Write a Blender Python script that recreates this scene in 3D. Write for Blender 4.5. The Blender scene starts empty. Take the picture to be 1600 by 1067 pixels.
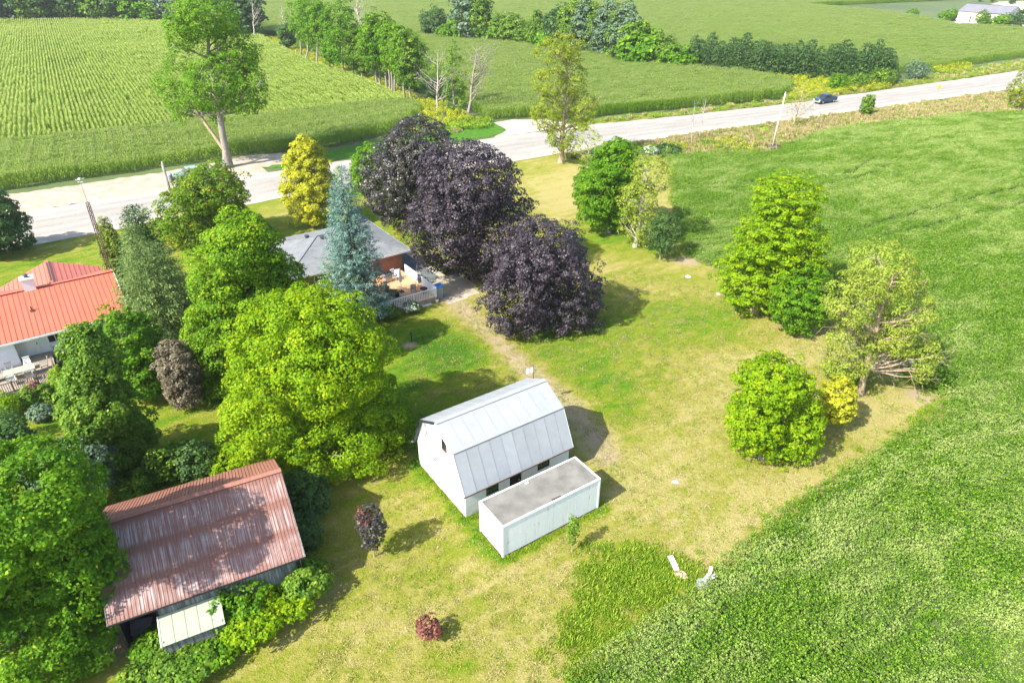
import bpy, math, random
import numpy as np
from mathutils import Vector, Matrix
R = math.radians
scene = bpy.context.scene
COL = scene.collection

# ------------------------------------------------------------------ camera, sky, sun, exposure
CAM_H, PITCH, FPX = 31.6, R(30.4), 1067.0
cam_d = bpy.data.cameras.new('camera'); cam = bpy.data.objects.new('camera', cam_d); COL.objects.link(cam)
cam.location = (0, 0, CAM_H); cam.rotation_euler = (R(90) - PITCH, 0, 0)
cam_d.sensor_width = 36.0; cam_d.lens = 36.0 * FPX / 1600.0; cam_d.clip_start = 0.5; cam_d.clip_end = 3000
scene.camera = cam

SUN_AZ, SUN_EL = R(39), R(43)            # direction the light travels over the ground, and height of the sun
w = bpy.data.worlds.new('World'); scene.world = w; w.use_nodes = True
nt = w.node_tree; bg = nt.nodes['Background']
sky = nt.nodes.new('ShaderNodeTexSky'); sky.sky_type = 'NISHITA'; sky.sun_disc = False
sky.sun_elevation = SUN_EL
tosun = Vector((-math.cos(SUN_AZ), -math.sin(SUN_AZ), 0))
sky.sun_rotation = math.atan2(tosun.x, tosun.y)
sky.air_density = 1.0; sky.dust_density = 1.5; sky.ozone_density = 1.0
nt.links.new(sky.outputs[0], bg.inputs[0]); bg.inputs[1].default_value = 0.15
sd = bpy.data.lights.new('sun', 'SUN'); sd.energy = 4.8; sd.angle = R(0.6); sd.color = (1.0, 0.955, 0.88)
so = bpy.data.objects.new('sun', sd); COL.objects.link(so)
ldir = Vector((math.cos(SUN_AZ) * math.cos(SUN_EL), math.sin(SUN_AZ) * math.cos(SUN_EL), -math.sin(SUN_EL)))
so.rotation_euler = ldir.to_track_quat('-Z', 'Y').to_euler(); so.location = (-60, -50, 80)
scene.render.engine = 'CYCLES'
scene.view_settings.view_transform = 'Standard'; scene.view_settings.look = 'None'
scene.view_settings.gamma = 1.0; scene.view_settings.use_curve_mapping = False
scene.view_settings.exposure = 1.3
scene.cycles.max_bounces = 6; scene.cycles.transparent_max_bounces = 8
scene.cycles.diffuse_bounces = 3; scene.cycles.glossy_bounces = 2; scene.cycles.transmission_bounces = 3

# ------------------------------------------------------------------ surveying: photo reading -> place on the ground
_c, _s = math.cos(PITCH), math.sin(PITCH)
def G(px, py, z=0.0):
    u = (px - 800) / FPX; v = (533.5 - py) / FPX
    t = (CAM_H - z) / (_s - v * _c)
    return (u * t, (_c + v * _s) * t)
def GG(pts, z=0.0): return [G(a, b, z) for a, b in pts]
def PP(p):
    dz = p[:, 2] - CAM_H; d = p[:, 1] * _c - dz * _s; up = p[:, 1] * _s + dz * _c
    return 800 + FPX * p[:, 0] / d, 533.5 - FPX * up / d
def hgt(bx, by, ty):
    x, y = G(bx, by); lo, hi = 0, 31
    for _ in range(40):
        m = (lo + hi) / 2
        if PP(np.array([[x, y, m]]))[1][0] > ty: lo = m
        else: hi = m
    return lo
_a = np.linspace(0, 2 * np.pi, 24, endpoint=False); _b = np.linspace(-np.pi / 2, np.pi / 2, 24)
_A, _B = np.meshgrid(_a, _b)
ELL = np.stack([np.cos(_A) * np.cos(_B), np.sin(_A) * np.cos(_B), np.sin(_B)], -1).reshape(-1, 3)
def crown_fit(base, bb, back=0.):
    """size of a crown (offset, mid height, radius, half height) whose outline has this width and height"""
    bx, by = G(*base); by += back; zc, rz, rx, cx = 5., 4., 4., bx
    for _ in range(160):
        u, v = PP(ELL * [rx, rx, rz] + [cx, by, zc]); sc = FPX / (by * _c - (zc - CAM_H) * _s)
        cx += .5 * ((bb[0] + bb[2]) / 2 - (u.min() + u.max()) / 2) / sc
        rx *= ((bb[2] - bb[0]) / (u.max() - u.min())) ** .5
        zc += .5 * ((v.min() + v.max()) / 2 - (bb[1] + bb[3]) / 2) / sc / .8
        rz = max(.3, rz + .4 * ((bb[3] - bb[1]) - (v.max() - v.min())) / sc)
    return bx, by, cx - bx, zc, rx, rz

# ------------------------------------------------------------------ materials
MATS = {}
def newmat(name):
    m = bpy.data.materials.new(name); m.use_nodes = True
    b = m.node_tree.nodes['Principled BSDF']; MATS[name] = m
    return m, m.node_tree, b
def N(nt, t, **kw):
    n = nt.nodes.new(t)
    for k, v in kw.items(): setattr(n, k, v)
    return n
def rgb(nt, a, b, fac):
    n = N(nt, 'ShaderNodeMix', data_type='RGBA')
    for i, v in ((0, fac), (6, a), (7, b)):
        if hasattr(v, 'links') or isinstance(v, bpy.types.NodeSocket): nt.links.new(v, n.inputs[i])
        elif i == 0: n.inputs[i].default_value = v
        else: n.inputs[i].default_value = (*v, 1)
    return n.outputs[2]
def ramp(nt, fac, stops, interp='LINEAR'):
    r = N(nt, 'ShaderNodeValToRGB'); e = r.color_ramp.elements; r.color_ramp.interpolation = interp
    while len(e) < len(stops): e.new(0.5)
    for k, (p, c) in enumerate(stops):
        e[k].position = p; e[k].color = (*c, 1) if len(c) == 3 else c
    nt.links.new(fac, r.inputs[0]); return r.outputs[0]
def noise(nt, vec, scale, detail=3, rough=.55, dist=0, stretch=None, rot=0):
    n = N(nt, 'ShaderNodeTexNoise'); n.inputs['Scale'].default_value = scale
    n.inputs['Detail'].default_value = detail; n.inputs['Roughness'].default_value = rough; n.inputs['Distortion'].default_value = dist
    if stretch or rot:
        if rot: m0 = N(nt, 'ShaderNodeMapping'); m0.inputs['Rotation'].default_value = (0, 0, rot); nt.links.new(vec, m0.inputs[0]); vec = m0.outputs[0]
        mp = N(nt, 'ShaderNodeMapping'); mp.inputs['Scale'].default_value = stretch or (1, 1, 1)
        nt.links.new(vec, mp.inputs[0]); vec = mp.outputs[0]
    nt.links.new(vec, n.inputs['Vector']); return n.outputs['Fac']
def mth(nt, op, a, b=None, clamp=False):
    n = N(nt, 'ShaderNodeMath', operation=op); n.use_clamp = clamp
    for i, v in enumerate((a, b)):
        if v is None: continue
        if isinstance(v, (int, float)): n.inputs[i].default_value = v
        else: nt.links.new(v, n.inputs[i])
    return n.outputs[0]
def pos(nt): return N(nt, 'ShaderNodeNewGeometry').outputs['Position']
def objc(nt): return N(nt, 'ShaderNodeTexCoord').outputs['Object']
def attr(nt, name): return N(nt, 'ShaderNodeAttribute', attribute_name=name).outputs['Fac']
def bump(nt, b, h, strength=.5, dist=.05):
    n = N(nt, 'ShaderNodeBump'); n.inputs['Strength'].default_value = strength; n.inputs['Distance'].default_value = dist
    nt.links.new(h, n.inputs['Height']); nt.links.new(n.outputs[0], b.inputs['Normal'])

def leaf_mat(name, stops, trans=.35, tcol=None, rough=.55, spec=.25, patch=None):
    m, nt, b = newmat(name)
    f = attr(nt, 'tint'); col = ramp(nt, f, stops)
    if patch:                                        # patches of another leaf colour, by place
        n = noise(nt, pos(nt), patch[1], 2); k = ramp(nt, n, [(patch[2], (0, 0, 0)), (patch[2] + .12, (1, 1, 1))])
        col = rgb(nt, col, patch[0], mth(nt, 'MULTIPLY', k, .8))
    nt.links.new(col, b.inputs['Base Color']); b.inputs['Roughness'].default_value = rough; b.inputs['Specular IOR Level'].default_value = spec
    if trans:
        t = N(nt, 'ShaderNodeBsdfTranslucent')
        tc = rgb(nt, col, tcol or stops[-1][1], .5); nt.links.new(tc, t.inputs[0])
        mx = N(nt, 'ShaderNodeMixShader'); mx.inputs[0].default_value = trans
        nt.links.new(b.outputs[0], mx.inputs[1]); nt.links.new(t.outputs[0], mx.inputs[2])
        nt.links.new(mx.outputs[0], nt.nodes['Material Output'].inputs[0])
    return m
def flat_mat(name, col, rough=.6, var=.15, scale=3., spec=.3, metal=0., b2=None, bumpy=0):
    m, nt, b = newmat(name)
    n = noise(nt, objc(nt), scale, 4); c2 = b2 or tuple(x * (1 - var * 2) for x in col)
    nt.links.new(rgb(nt, c2, col, ramp(nt, n, [(.3, (0, 0, 0)), (.65, (1, 1, 1))])), b.inputs['Base Color'])
    b.inputs['Roughness'].default_value = rough; b.inputs['Specular IOR Level'].default_value = spec; b.inputs['Metallic'].default_value = metal
    if bumpy: bump(nt, b, noise(nt, objc(nt), scale * 8, 4), .5, bumpy)
    return m

# ------------------------------------------------------------------ mesh helpers
def mesh_np(name, V, F, mat=None, attrs=None, smooth=False):
    """V (n,3); F list of (k,m) index arrays with m corners each"""
    me = bpy.data.meshes.new(name); V = np.asarray(V, dtype=np.float32)
    if not isinstance(F, (list, tuple)): F = [F]
    F = [np.asarray(f, dtype=np.int32) for f in F if len(f)]
    me.vertices.add(len(V)); me.vertices.foreach_set('co', V.ravel())
    loops = np.concatenate([f.ravel() for f in F]); sizes = np.concatenate([np.full(len(f), f.shape[1]) for f in F])
    me.loops.add(len(loops)); me.loops.foreach_set('vertex_index', loops)
    me.polygons.add(len(sizes)); me.polygons.foreach_set('loop_start', (np.cumsum(sizes) - sizes).astype(np.int32))
    if smooth: me.polygons.foreach_set('use_smooth', np.ones(len(sizes), dtype=bool))
    me.update(calc_edges=True)
    for k, v in (attrs or {}).items():
        a = me.attributes.new(k, 'FLOAT', 'POINT'); a.data.foreach_set('value', np.asarray(v, dtype=np.float32))
    if mat: me.materials.append(MATS[mat])
    return me
def ob(name, me, parent=None, loc=(0, 0, 0), rz=0):
    o = bpy.data.objects.new(name, me); COL.objects.link(o); o.location = loc; o.rotation_euler = (0, 0, rz)
    if parent: o.parent = parent
    return o
def tag(o, label=None, cat=None, group=None, kind=None):
    if label: o['label'] = label
    if cat: o['category'] = cat
    if group: o['group'] = group
    if kind: o['kind'] = kind
    return o
def thing(name, label, cat, loc, rz=0, group=None):
    return tag(ob(name, None, None, loc, rz), label, cat, group)

class MB:
    """collects shapes in local coordinates, then becomes one mesh object"""
    def __init__(s): s.v = []; s.f = []
    def box(s, x0, x1, y0, y1, z0, z1):
        n = len(s.v)
        s.v += [(x0, y0, z0), (x1, y0, z0), (x1, y1, z0), (x0, y1, z0), (x0, y0, z1), (x1, y0, z1), (x1, y1, z1), (x0, y1, z1)]
        s.f += [tuple(n + i for i in q) for q in ((3, 2, 1, 0), (4, 5, 6, 7), (0, 1, 5, 4), (1, 2, 6, 5), (2, 3, 7, 6), (3, 0, 4, 7))]
        return s
    def slab(s, p, th):
        """a plate: polygon p and its copy th lower along its normal"""
        a = [Vector(q) for q in p]; nr = (a[1] - a[0]).cross(a[2] - a[0]).normalized() * th; n = len(s.v); k = len(a)
        s.v += [tuple(q) for q in a] + [tuple(q - nr) for q in a]
        s.f.append(tuple(range(n, n + k))); s.f.append(tuple(range(n + 2 * k - 1, n + k - 1, -1)))
        for i in range(k): j = (i + 1) % k; s.f.append((n + i, n + k + i, n + k + j, n + j))
        return s
    def poly(s, p):
        n = len(s.v); s.v += [tuple(q) for q in p]; s.f.append(tuple(range(n, n + len(p)))); return s
    def tube(s, a, b, r0, r1=None, k=8, cap=True):
        r1 = r0 if r1 is None else r1; a = Vector(a); b = Vector(b); d = (b - a).normalized()
        u = d.orthogonal().normalized(); w_ = d.cross(u); n = len(s.v)
        for c, r in ((a, r0), (b, r1)):
            for i in range(k):
                t = 2 * math.pi * i / k; s.v.append(tuple(c + u * (r * math.cos(t)) + w_ * (r * math.sin(t))))
        for i in range(k): j = (i + 1) % k; s.f.append((n + i, n + j, n + k + j, n + k + i))
        if cap: s.f.append(tuple(n + k - 1 - i for i in range(k))); s.f.append(tuple(n + k + i for i in range(k)))
        return s
    def beam(s, a, b, w_, h=None):
        """square bar between two points, h tall (world z) when given"""
        a = Vector(a); b = Vector(b); d = (b - a).normalized(); h = h or w_
        up = Vector((0, 0, 1)) if abs(d.z) < .95 else Vector((0, 1, 0))
        sd_ = d.cross(up).normalized() * (w_ / 2); up = sd_.cross(d).normalized() * (h / 2); n = len(s.v)
        for c in (a, b): s.v += [tuple(c + q) for q in (-sd_ - up, sd_ - up, sd_ + up, -sd_ + up)]
        s.f += [tuple(n + i for i in q) for q in ((0, 1, 2, 3), (7, 6, 5, 4), (0, 4, 5, 1), (1, 5, 6, 2), (2, 6, 7, 3), (3, 7, 4, 0))]
        return s
    def lathe(s, c, prof, k=12):
        n = len(s.v); m = len(prof)
        for r, z in prof:
            for i in range(k): t = 2 * math.pi * i / k; s.v.append((c[0] + r * math.cos(t), c[1] + r * math.sin(t), c[2] + z))
        for a in range(m - 1):
            for i in range(k): j = (i + 1) % k; s.f.append((n + a * k + i, n + a * k + j, n + (a + 1) * k + j, n + (a + 1) * k + i))
        s.f.append(tuple(n + k - 1 - i for i in range(k))); s.f.append(tuple(n + (m - 1) * k + i for i in range(k)))
        return s
    def mesh(s, name, mat, smooth=False):
        me = bpy.data.meshes.new(name); me.from_pydata(s.v, [], s.f); me.materials.append(MATS[mat])
        if smooth:
            for p in me.polygons: p.use_smooth = True
        me.update(); return me
    def build(s, name, mat, parent=None, loc=(0, 0, 0), rz=0, kind=None, label=None, smooth=False):
        o = ob(name, s.mesh(name, mat, smooth), parent, loc, rz)
        return tag(o, label, None, None, kind)

def inside(poly, X, Y):
    r = np.zeros(X.shape, dtype=bool); n = len(poly)
    for i in range(n):
        x0, y0 = poly[i]; x1, y1 = poly[(i + 1) % n]
        if y0 == y1: continue
        r ^= ((y0 > Y) != (y1 > Y)) & (X < (x1 - x0) * (Y - y0) / (y1 - y0) + x0)
    return r
_rs = np.random.RandomState(5)
_NG = _rs.rand(64, 64)
def vnoise(X, Y, s):
    """smooth value noise, 0..1"""
    x = X / s + 1000; y = Y / s + 1000; i = np.floor(x).astype(int); j = np.floor(y).astype(int); fx = x - i; fy = y - j
    fx = fx * fx * (3 - 2 * fx); fy = fy * fy * (3 - 2 * fy)
    g = lambda a, b: _NG[a % 64, b % 64]
    return (g(i, j) * (1 - fx) + g(i + 1, j) * fx) * (1 - fy) + (g(i, j + 1) * (1 - fx) + g(i + 1, j + 1) * fx) * fy
# ------------------------------------------------------------------ the plants' leaf and bark colours
leaf_mat('leaf_bright', [(0, (.04, .10, .004)), (.4, (.14, .265, .005)), (.75, (.25, .37, .006)), (1, (.40, .42, .01))], .4, (.45, .62, .01), .6, .1)
leaf_mat('leaf_green', [(0, (.025, .085, .006)), (.5, (.09, .215, .008)), (.85, (.17, .31, .01)), (1, (.27, .35, .02))], .38, (.28, .5, .01), .6, .12)
leaf_mat('leaf_mid', [(0, (.03, .085, .012)), (.5, (.105, .205, .018)), (.85, (.20, .31, .028)), (1, (.33, .38, .06))], .36, (.28, .46, .03), .6, .12)
leaf_mat('leaf_fresh', [(0, (.03, .09, .006)), (.45, (.115, .24, .007)), (.8, (.21, .34, .01)), (1, (.33, .39, .015))], .38, (.36, .55, .01), .6, .12)
leaf_mat('leaf_orange', [(0, (.04, .09, .008)), (.5, (.10, .20, .008)), (.82, (.20, .27, .012)), (1, (.46, .24, .04))], .36, (.3, .45, .01), .6, .12)
leaf_mat('leaf_deep', [(0, (.018, .055, .016)), (.5, (.05, .115, .022)), (1, (.11, .18, .035))], .3, (.12, .26, .03))
leaf_mat('leaf_blue', [(0, (.04, .10, .085)), (.5, (.12, .22, .18)), (1, (.27, .38, .30))], .15, (.16, .3, .22), .6, .2, ((.17, .25, .09), .5, .52))
leaf_mat('leaf_bluegreen', [(0, (.035, .08, .045)), (.5, (.10, .17, .09)), (1, (.23, .29, .17))], .25, (.2, .3, .12))
leaf_mat('leaf_larch', [(0, (.05, .10, .028)), (.5, (.13, .20, .05)), (1, (.29, .33, .10))], .25, (.26, .36, .08), .6, .12)
leaf_mat('leaf_yellow', [(0, (.16, .20, .012)), (.45, (.37, .38, .02)), (1, (.58, .55, .05))], .35, (.6, .58, .04), .6, .1)
leaf_mat('leaf_olive', [(0, (.08, .12, .012)), (.5, (.19, .25, .018)), (1, (.36, .38, .03))], .4, (.42, .5, .03), .6, .12)
leaf_mat('leaf_pale', [(0, (.13, .18, .03)), (.5, (.25, .32, .035)), (1, (.40, .45, .07))], .4, (.42, .54, .05), .6, .12)
leaf_mat('leaf_purple', [(0, (.012, .009, .011)), (.5, (.036, .026, .034)), (.9, (.085, .066, .078)), (1, (.14, .115, .115))], .12, (.14, .06, .05), .5, .34)
leaf_mat('leaf_purple_green', [(0, (.012, .011, .010)), (.5, (.036, .032, .028)), (.9, (.08, .078, .05)), (1, (.12, .13, .05))], .14, (.14, .1, .03), .42, .5)
leaf_mat('leaf_brown', [(0, (.05, .05, .03)), (.5, (.15, .125, .08)), (1, (.28, .25, .16))], .2, (.3, .2, .08), .6, .15)
leaf_mat('leaf_red', [(0, (.06, .02, .02)), (.5, (.16, .05, .04)), (1, (.38, .16, .12))], .3, (.4, .1, .05))
leaf_mat('leaf_cedar', [(0, (.05, .10, .008)), (.5, (.13, .20, .012)), (1, (.25, .29, .02))], .2, (.3, .34, .02))
leaf_mat('leaf_corn', [(0, (.05, .13, .008)), (.5, (.14, .27, .015)), (1, (.34, .44, .05))], .42, (.36, .58, .03), .6, .12)
leaf_mat('tassel', [(0, (.30, .39, .09)), (.5, (.44, .51, .15)), (1, (.58, .58, .22))], .35, (.52, .58, .18), .7, .1)
leaf_mat('leaf_soy', [(0, (.035, .11, .008)), (.5, (.105, .225, .013)), (1, (.26, .38, .045))], .36, (.26, .47, .02), .6, .1)
leaf_mat('leaf_weed', [(0, (.09, .18, .01)), (.5, (.21, .34, .02)), (1, (.42, .50, .06))], .42, (.42, .6, .03), .6, .1)
leaf_mat('leaf_dry', [(0, (.20, .18, .06)), (.5, (.40, .33, .14)), (1, (.56, .46, .24))], .3, (.5, .45, .2))
leaf_mat('flower_gold', [(0, (.10, .17, .01)), (.45, (.25, .32, .012)), (.7, (.48, .46, .012)), (1, (.6, .55, .02))], .25, (.55, .55, .01))
leaf_mat('flower_white', [(0, (.04, .1, .02)), (.6, (.1, .2, .04)), (.62, (.75, .75, .66)), (1, (.85, .85, .8))], .2, (.6, .6, .5))
leaf_mat('flower_pink', [(0, (.04, .09, .02)), (.55, (.1, .16, .04)), (.6, (.6, .12, .2)), (1, (.7, .25, .3))], .2, (.6, .2, .2))
# soybean: pale undersides show in swirls where wind has turned the leaves
def soy_swirl():
    m = MATS['leaf_soy']; nt = m.node_tree; b = nt.nodes['Principled BSDF']
    old = b.inputs['Base Color'].links[0].from_socket
    p = pos(nt); n1 = noise(nt, p, .11, 3, .6, 1.6, (1, 2.4, 1), R(-25)); n2 = noise(nt, p, .5, 3, .6, 1.0, (1, 2.0, 1), R(-30))
    n3 = noise(nt, p, .022, 2, .5, .6)
    k = ramp(nt, mth(nt, 'ADD', mth(nt, 'ADD', mth(nt, 'MULTIPLY', n1, .5), mth(nt, 'MULTIPLY', n2, .25)), mth(nt, 'MULTIPLY', n3, .25)), [(.45, (0, 0, 0)), (.58, (1, 1, 1))])
    new = rgb(nt, old, (.42, .49, .15), mth(nt, 'MULTIPLY', k, .68)); nt.links.new(new, b.inputs['Base Color'])
soy_swirl()
def corn_swaths():
    for nm, c in (('leaf_corn', (.30, .40, .08)), ('tassel', (.36, .46, .10))):
        m = MATS[nm]; nt = m.node_tree; b = nt.nodes['Principled BSDF']; old = b.inputs['Base Color'].links[0].from_socket
        n1 = noise(nt, pos(nt), .035, 4, .62, 1.2, (1, 2.2, 1), R(-25)); k = ramp(nt, n1, [(.42, (0, 0, 0)), (.58, (1, 1, 1))])
        nt.links.new(rgb(nt, old, c, mth(nt, 'MULTIPLY', k, .7)), b.inputs['Base Color'])
corn_swaths()
def bark(name, c1, c2, sc=2.5):
    m, nt, b = newmat(name)
    n = noise(nt, objc(nt), sc, 5, .65, .4, (3, 3, .6)); nt.links.new(ramp(nt, n, [(.3, c1), (.7, c2)]), b.inputs['Base Color'])
    b.inputs['Roughness'].default_value = .9; bump(nt, b, n, .8, .06)
bark('bark_grey', (.13, .11, .09), (.33, .29, .24)); bark('bark_tan', (.22, .16, .09), (.45, .35, .23)); bark('bark_dead', (.27, .23, .18), (.5, .45, .38)); bark('bark_dark', (.05, .04, .03), (.14, .12, .09))

# ------------------------------------------------------------------ plant shapes
def unit(v): return v / np.maximum(np.linalg.norm(v, axis=1, keepdims=True), 1e-6)
def leaves(P, Nn, size, rng, aspect=1.5, tint=None, along=None, fold=.25):
    """one folded kite per leaf"""
    n = len(P); a = unit(rng.normal(size=(n, 3)) if along is None else along + rng.normal(size=(n, 3)) * .25)
    t = unit(np.cross(Nn, np.cross(a, Nn))); b = np.cross(Nn, t)
    L = (size * rng.uniform(.65, 1.35, n))[:, None]; W = L / aspect
    V = np.empty((n, 4, 3)); V[:, 0] = P - t * L * .5; V[:, 1] = P + b * W * .5 - Nn * W * fold; V[:, 2] = P + t * L * .5 - Nn * L * .12; V[:, 3] = P - b * W * .5 - Nn * W * fold
    V = V.reshape(-1, 3); F = np.arange(n * 4).reshape(n, 4)
    tt = np.repeat(tint if tint is not None else rng.rand(n), 4)
    return V, F, tt
def crown_data(name, mat, rx, rz, zc, dx=0, n=9000, size=.26, cr=.95, seed=0, shape='round', zmin=.5, lumps=.22, fill=.16, flat=.72, keep=1., aspect=1.45, tilt=.45, gaps=0.):
    rng = np.random.RandomState(seed)
    area = 4 * math.pi * ((rx ** 3.2 + 2 * (rx * rz) ** 1.6) / 3) ** (1 / 1.6)
    nc = max(14, int(area / (cr * cr * 1.25) * keep))
    i = np.arange(nc) + .5; ph = np.arccos(1 - 2 * i / nc); th = math.pi * (1 + 5 ** .5) * i + rng.rand() * 6
    D = np.stack([np.cos(th) * np.sin(ph), np.sin(th) * np.sin(ph), np.cos(ph)], 1) + rng.normal(size=(nc, 3)) * .09
    D = unit(D); h = (D[:, 2] + 1) / 2
    lf = rng.normal(size=(5, 3)) * 2.3; off = rng.rand(5) * 6
    lump = 1 + lumps * np.sin(D @ lf.T + off).mean(1) * 1.5 + rng.normal(size=nc) * .13
    if shape == 'round': prof = np.ones(nc)
    elif shape == 'egg': prof = 1.12 - .45 * h ** 1.6                     # wide below, narrow top
    elif shape == 'cone': prof = np.clip(1.25 * (1 - h) ** .75 + .06, .08, 1.1) / np.maximum(np.sin(ph), .25) * .92; prof = np.minimum(prof, 1.25)
    elif shape == 'top': prof = .72 + .42 * h
    C = D * lump[:, None] * [1, 1, 1]
    C[:, :2] *= (rx - cr * .55) * prof[:, None]; C[:, 2] *= (rz - cr * .45)
    if shape == 'cone': C[:, 2] = D[:, 2] * (rz - cr * .3)
    if gaps: k = rng.rand(nc) > gaps; C = C[k]; D = D[k]; nc = len(C)
    ctint = rng.uniform(-.16, .16, nc)
    crr = cr * rng.uniform(.7, 1.25, nc)
    k = rng.randint(0, nc, n); d = unit(rng.normal(size=(n, 3)) + D[k] * .75 + [0, 0, .5])
    P = C[k] + d * (crr[k] * rng.uniform(.55, 1.0, n) ** .6)[:, None] * [1, 1, flat]
    Nn = unit(d * .9 + D[k] * .35 + [0, 0, tilt] + rng.normal(size=(n, 3)) * .42)
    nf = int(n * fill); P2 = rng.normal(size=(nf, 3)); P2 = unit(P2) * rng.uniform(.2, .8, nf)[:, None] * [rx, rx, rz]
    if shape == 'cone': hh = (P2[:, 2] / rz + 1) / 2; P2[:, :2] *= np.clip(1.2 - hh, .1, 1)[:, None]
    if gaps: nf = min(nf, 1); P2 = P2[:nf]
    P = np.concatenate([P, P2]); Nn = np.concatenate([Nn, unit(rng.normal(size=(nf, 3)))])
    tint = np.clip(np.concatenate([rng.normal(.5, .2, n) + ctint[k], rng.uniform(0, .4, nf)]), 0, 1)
    P = P + [dx, 0, zc]; ok = P[:, 2] > zmin; P = P[ok]; Nn = Nn[ok]; tint = tint[ok]
    V, F, tt = leaves(P, Nn, size, rng, aspect, tint)
    return V, F, tt, C + [dx, 0, zc]
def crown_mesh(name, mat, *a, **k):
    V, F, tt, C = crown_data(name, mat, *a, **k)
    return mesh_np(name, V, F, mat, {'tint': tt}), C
def conifer_mesh(name, mat, r, h, seed=0, n=9000, size=.2, z0=.4, droop=.25, dens=1., tuft=.42, power=.85, aspect=2.6):
    """whorls of boughs, each bough a row of needle tufts"""
    rng = np.random.RandomState(seed); C = []; D = []
    z = z0
    while z < h - .25:
        f = (z - z0) / (h - z0); rr = r * (1 - f) ** power * rng.uniform(.88, 1.08) + .12; nb = max(4, int((5 + rr * 3.2) * dens)); a0 = rng.rand() * 6.28
        for b in range(nb):
            a = a0 + 6.283 * b / nb + rng.normal() * .15; rb = rr * rng.uniform(.72, 1.12); m = max(1, int(rb / (tuft * .75)))
            for q in range(m):
                t = (q + 1) / m; dd = rb * t
                if t < .35 and rb > 1.2 and rng.rand() < .5: continue
                C.append((math.cos(a) * dd, math.sin(a) * dd, z - droop * dd * .6 + .22 * dd * t * t + rng.normal() * .06)); D.append((math.cos(a), math.sin(a), .15))
        z += .30 + .10 * rr / max(r, .1)
    C.append((0, 0, h - .1)); D.append((0, 0, 1.)); C = np.array(C); D = np.array(D)
    k = rng.randint(0, len(C), n); d = unit(rng.normal(size=(n, 3)) + D[k] * .4 + [0, 0, .35])
    P = C[k] + d * (tuft * rng.uniform(.2, 1, n))[:, None] * [1, 1, .55]
    Nn = unit(d * .6 + [0, 0, .7] + rng.normal(size=(n, 3)) * .4)
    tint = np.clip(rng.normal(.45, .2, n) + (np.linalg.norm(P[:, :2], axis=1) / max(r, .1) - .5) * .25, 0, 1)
    ok = P[:, 2] > .15
    V, F, tt = leaves(P[ok], Nn[ok], size, rng, aspect, tint[ok], along=D[k][ok] + d[ok] * .6)
    return mesh_np(name, V, F, mat, {'tint': tt}), C
class Wood:
    def __init__(s): s.V = []; s.F = []; s.n = 0
    def path(s, pts, radii, k=6):
        pts = np.asarray(pts, float); m = len(pts); T = np.gradient(pts, axis=0); T = unit(T)
        u = np.cross(T, [0.31, .77, .55]); u = unit(u); v = np.cross(T, u); t = np.arange(k) * 2 * math.pi / k
        ring = pts[:, None] + (u[:, None] * np.cos(t)[None, :, None] + v[:, None] * np.sin(t)[None, :, None]) * np.asarray(radii)[:, None, None]
        s.V.append(ring.reshape(-1, 3)); a = (np.arange(m - 1)[:, None] * k + np.arange(k)[None]).ravel(); b = (np.arange(m - 1)[:, None] * k + (np.arange(k)[None] + 1) % k).ravel()
        s.F.append(np.stack([a, b, b + k, a + k], 1) + s.n); s.n += m * k
    def mesh(s, name, mat): return mesh_np(name, np.concatenate(s.V), np.concatenate(s.F), mat, smooth=True)
def bez(a, b, bendz, m=6, wob=0., rng=None):
    t = np.linspace(0, 1, m)[:, None]; a = np.asarray(a, float); b = np.asarray(b, float); mid = (a + b) / 2; mid[2] += bendz
    p = (1 - t) ** 2 * a + 2 * t * (1 - t) * mid + t ** 2 * b
    if wob: q = rng.normal(size=p.shape) * wob; q[0] = 0; q[-1] *= .5; p = p + q
    return p
def wood_mesh(name, mat, h, r, C, seed=0, limbs=9, lean=(0, 0), twigs=0, fork=.25, rl=.38, stems=1, tw=1.):
    rng = np.random.RandomState(seed + 77); W = Wood(); tops = []
    for q in range(stems):
        o = np.array([0, 0, 0.]) if stems == 1 else np.array([rng.normal() * .18, rng.normal() * .12, 0])
        top = np.array([lean[0] + (rng.normal() * .8 if stems > 1 else 0), lean[1] + (rng.normal() * .5 if stems > 1 else 0), h])
        P = bez(o + [0, 0, -.15], top, 0, 9, h * .008, rng); P[0] = o + [0, 0, -.15]
        rad = r * (1 - np.linspace(0, 1, 9)) ** .75 + r * .1; rad[0] *= 1.45
        W.path(P, rad, 8); tops.append((P, rad))
    idx = rng.permutation(len(C))[:limbs]
    for j in idx:
        t = np.asarray(C[j], float); P, rad = tops[rng.randint(stems)]
        z = max(fork * h, min(h * .9, t[2] - np.linalg.norm(t[:2]) * rng.uniform(.5, 1.0))); f = np.clip(z / h, 0, .97) * 8; i = int(f); a = P[i] + (P[min(i + 1, 8)] - P[i]) * (f - i)
        r0 = max(.02, min(rad[i] * .6, r * rl)); L = bez(a, t, -np.linalg.norm(t - a) * .08, 7, np.linalg.norm(t - a) * .02, rng)
        W.path(L, np.linspace(r0, r0 * .22, 7), 5)
        for q in range(twigs):
            i = rng.randint(2, 7); dv = unit(rng.normal(size=(1, 3)) + (t - a)[None] / np.linalg.norm(t - a) * 1.1 + [0, 0, .25])[0]; ln = np.linalg.norm(t - a) * rng.uniform(.18, .42) * tw
            Lq = bez(L[i], L[i] + dv * ln, ln * .05, 4, ln * .03, rng); W.path(Lq, np.linspace(r0 * .35, r0 * .08, 4), 3)
            for q2 in range(2):
                dv2 = unit(rng.normal(size=(1, 3)) * .8 + dv[None])[0]; i2 = rng.randint(1, 4); W.path(bez(Lq[i2], Lq[i2] + dv2 * ln * .45, 0, 3), np.linspace(r0 * .16, r0 * .05, 3), 3)
    return W.mesh(name, mat)
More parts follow.
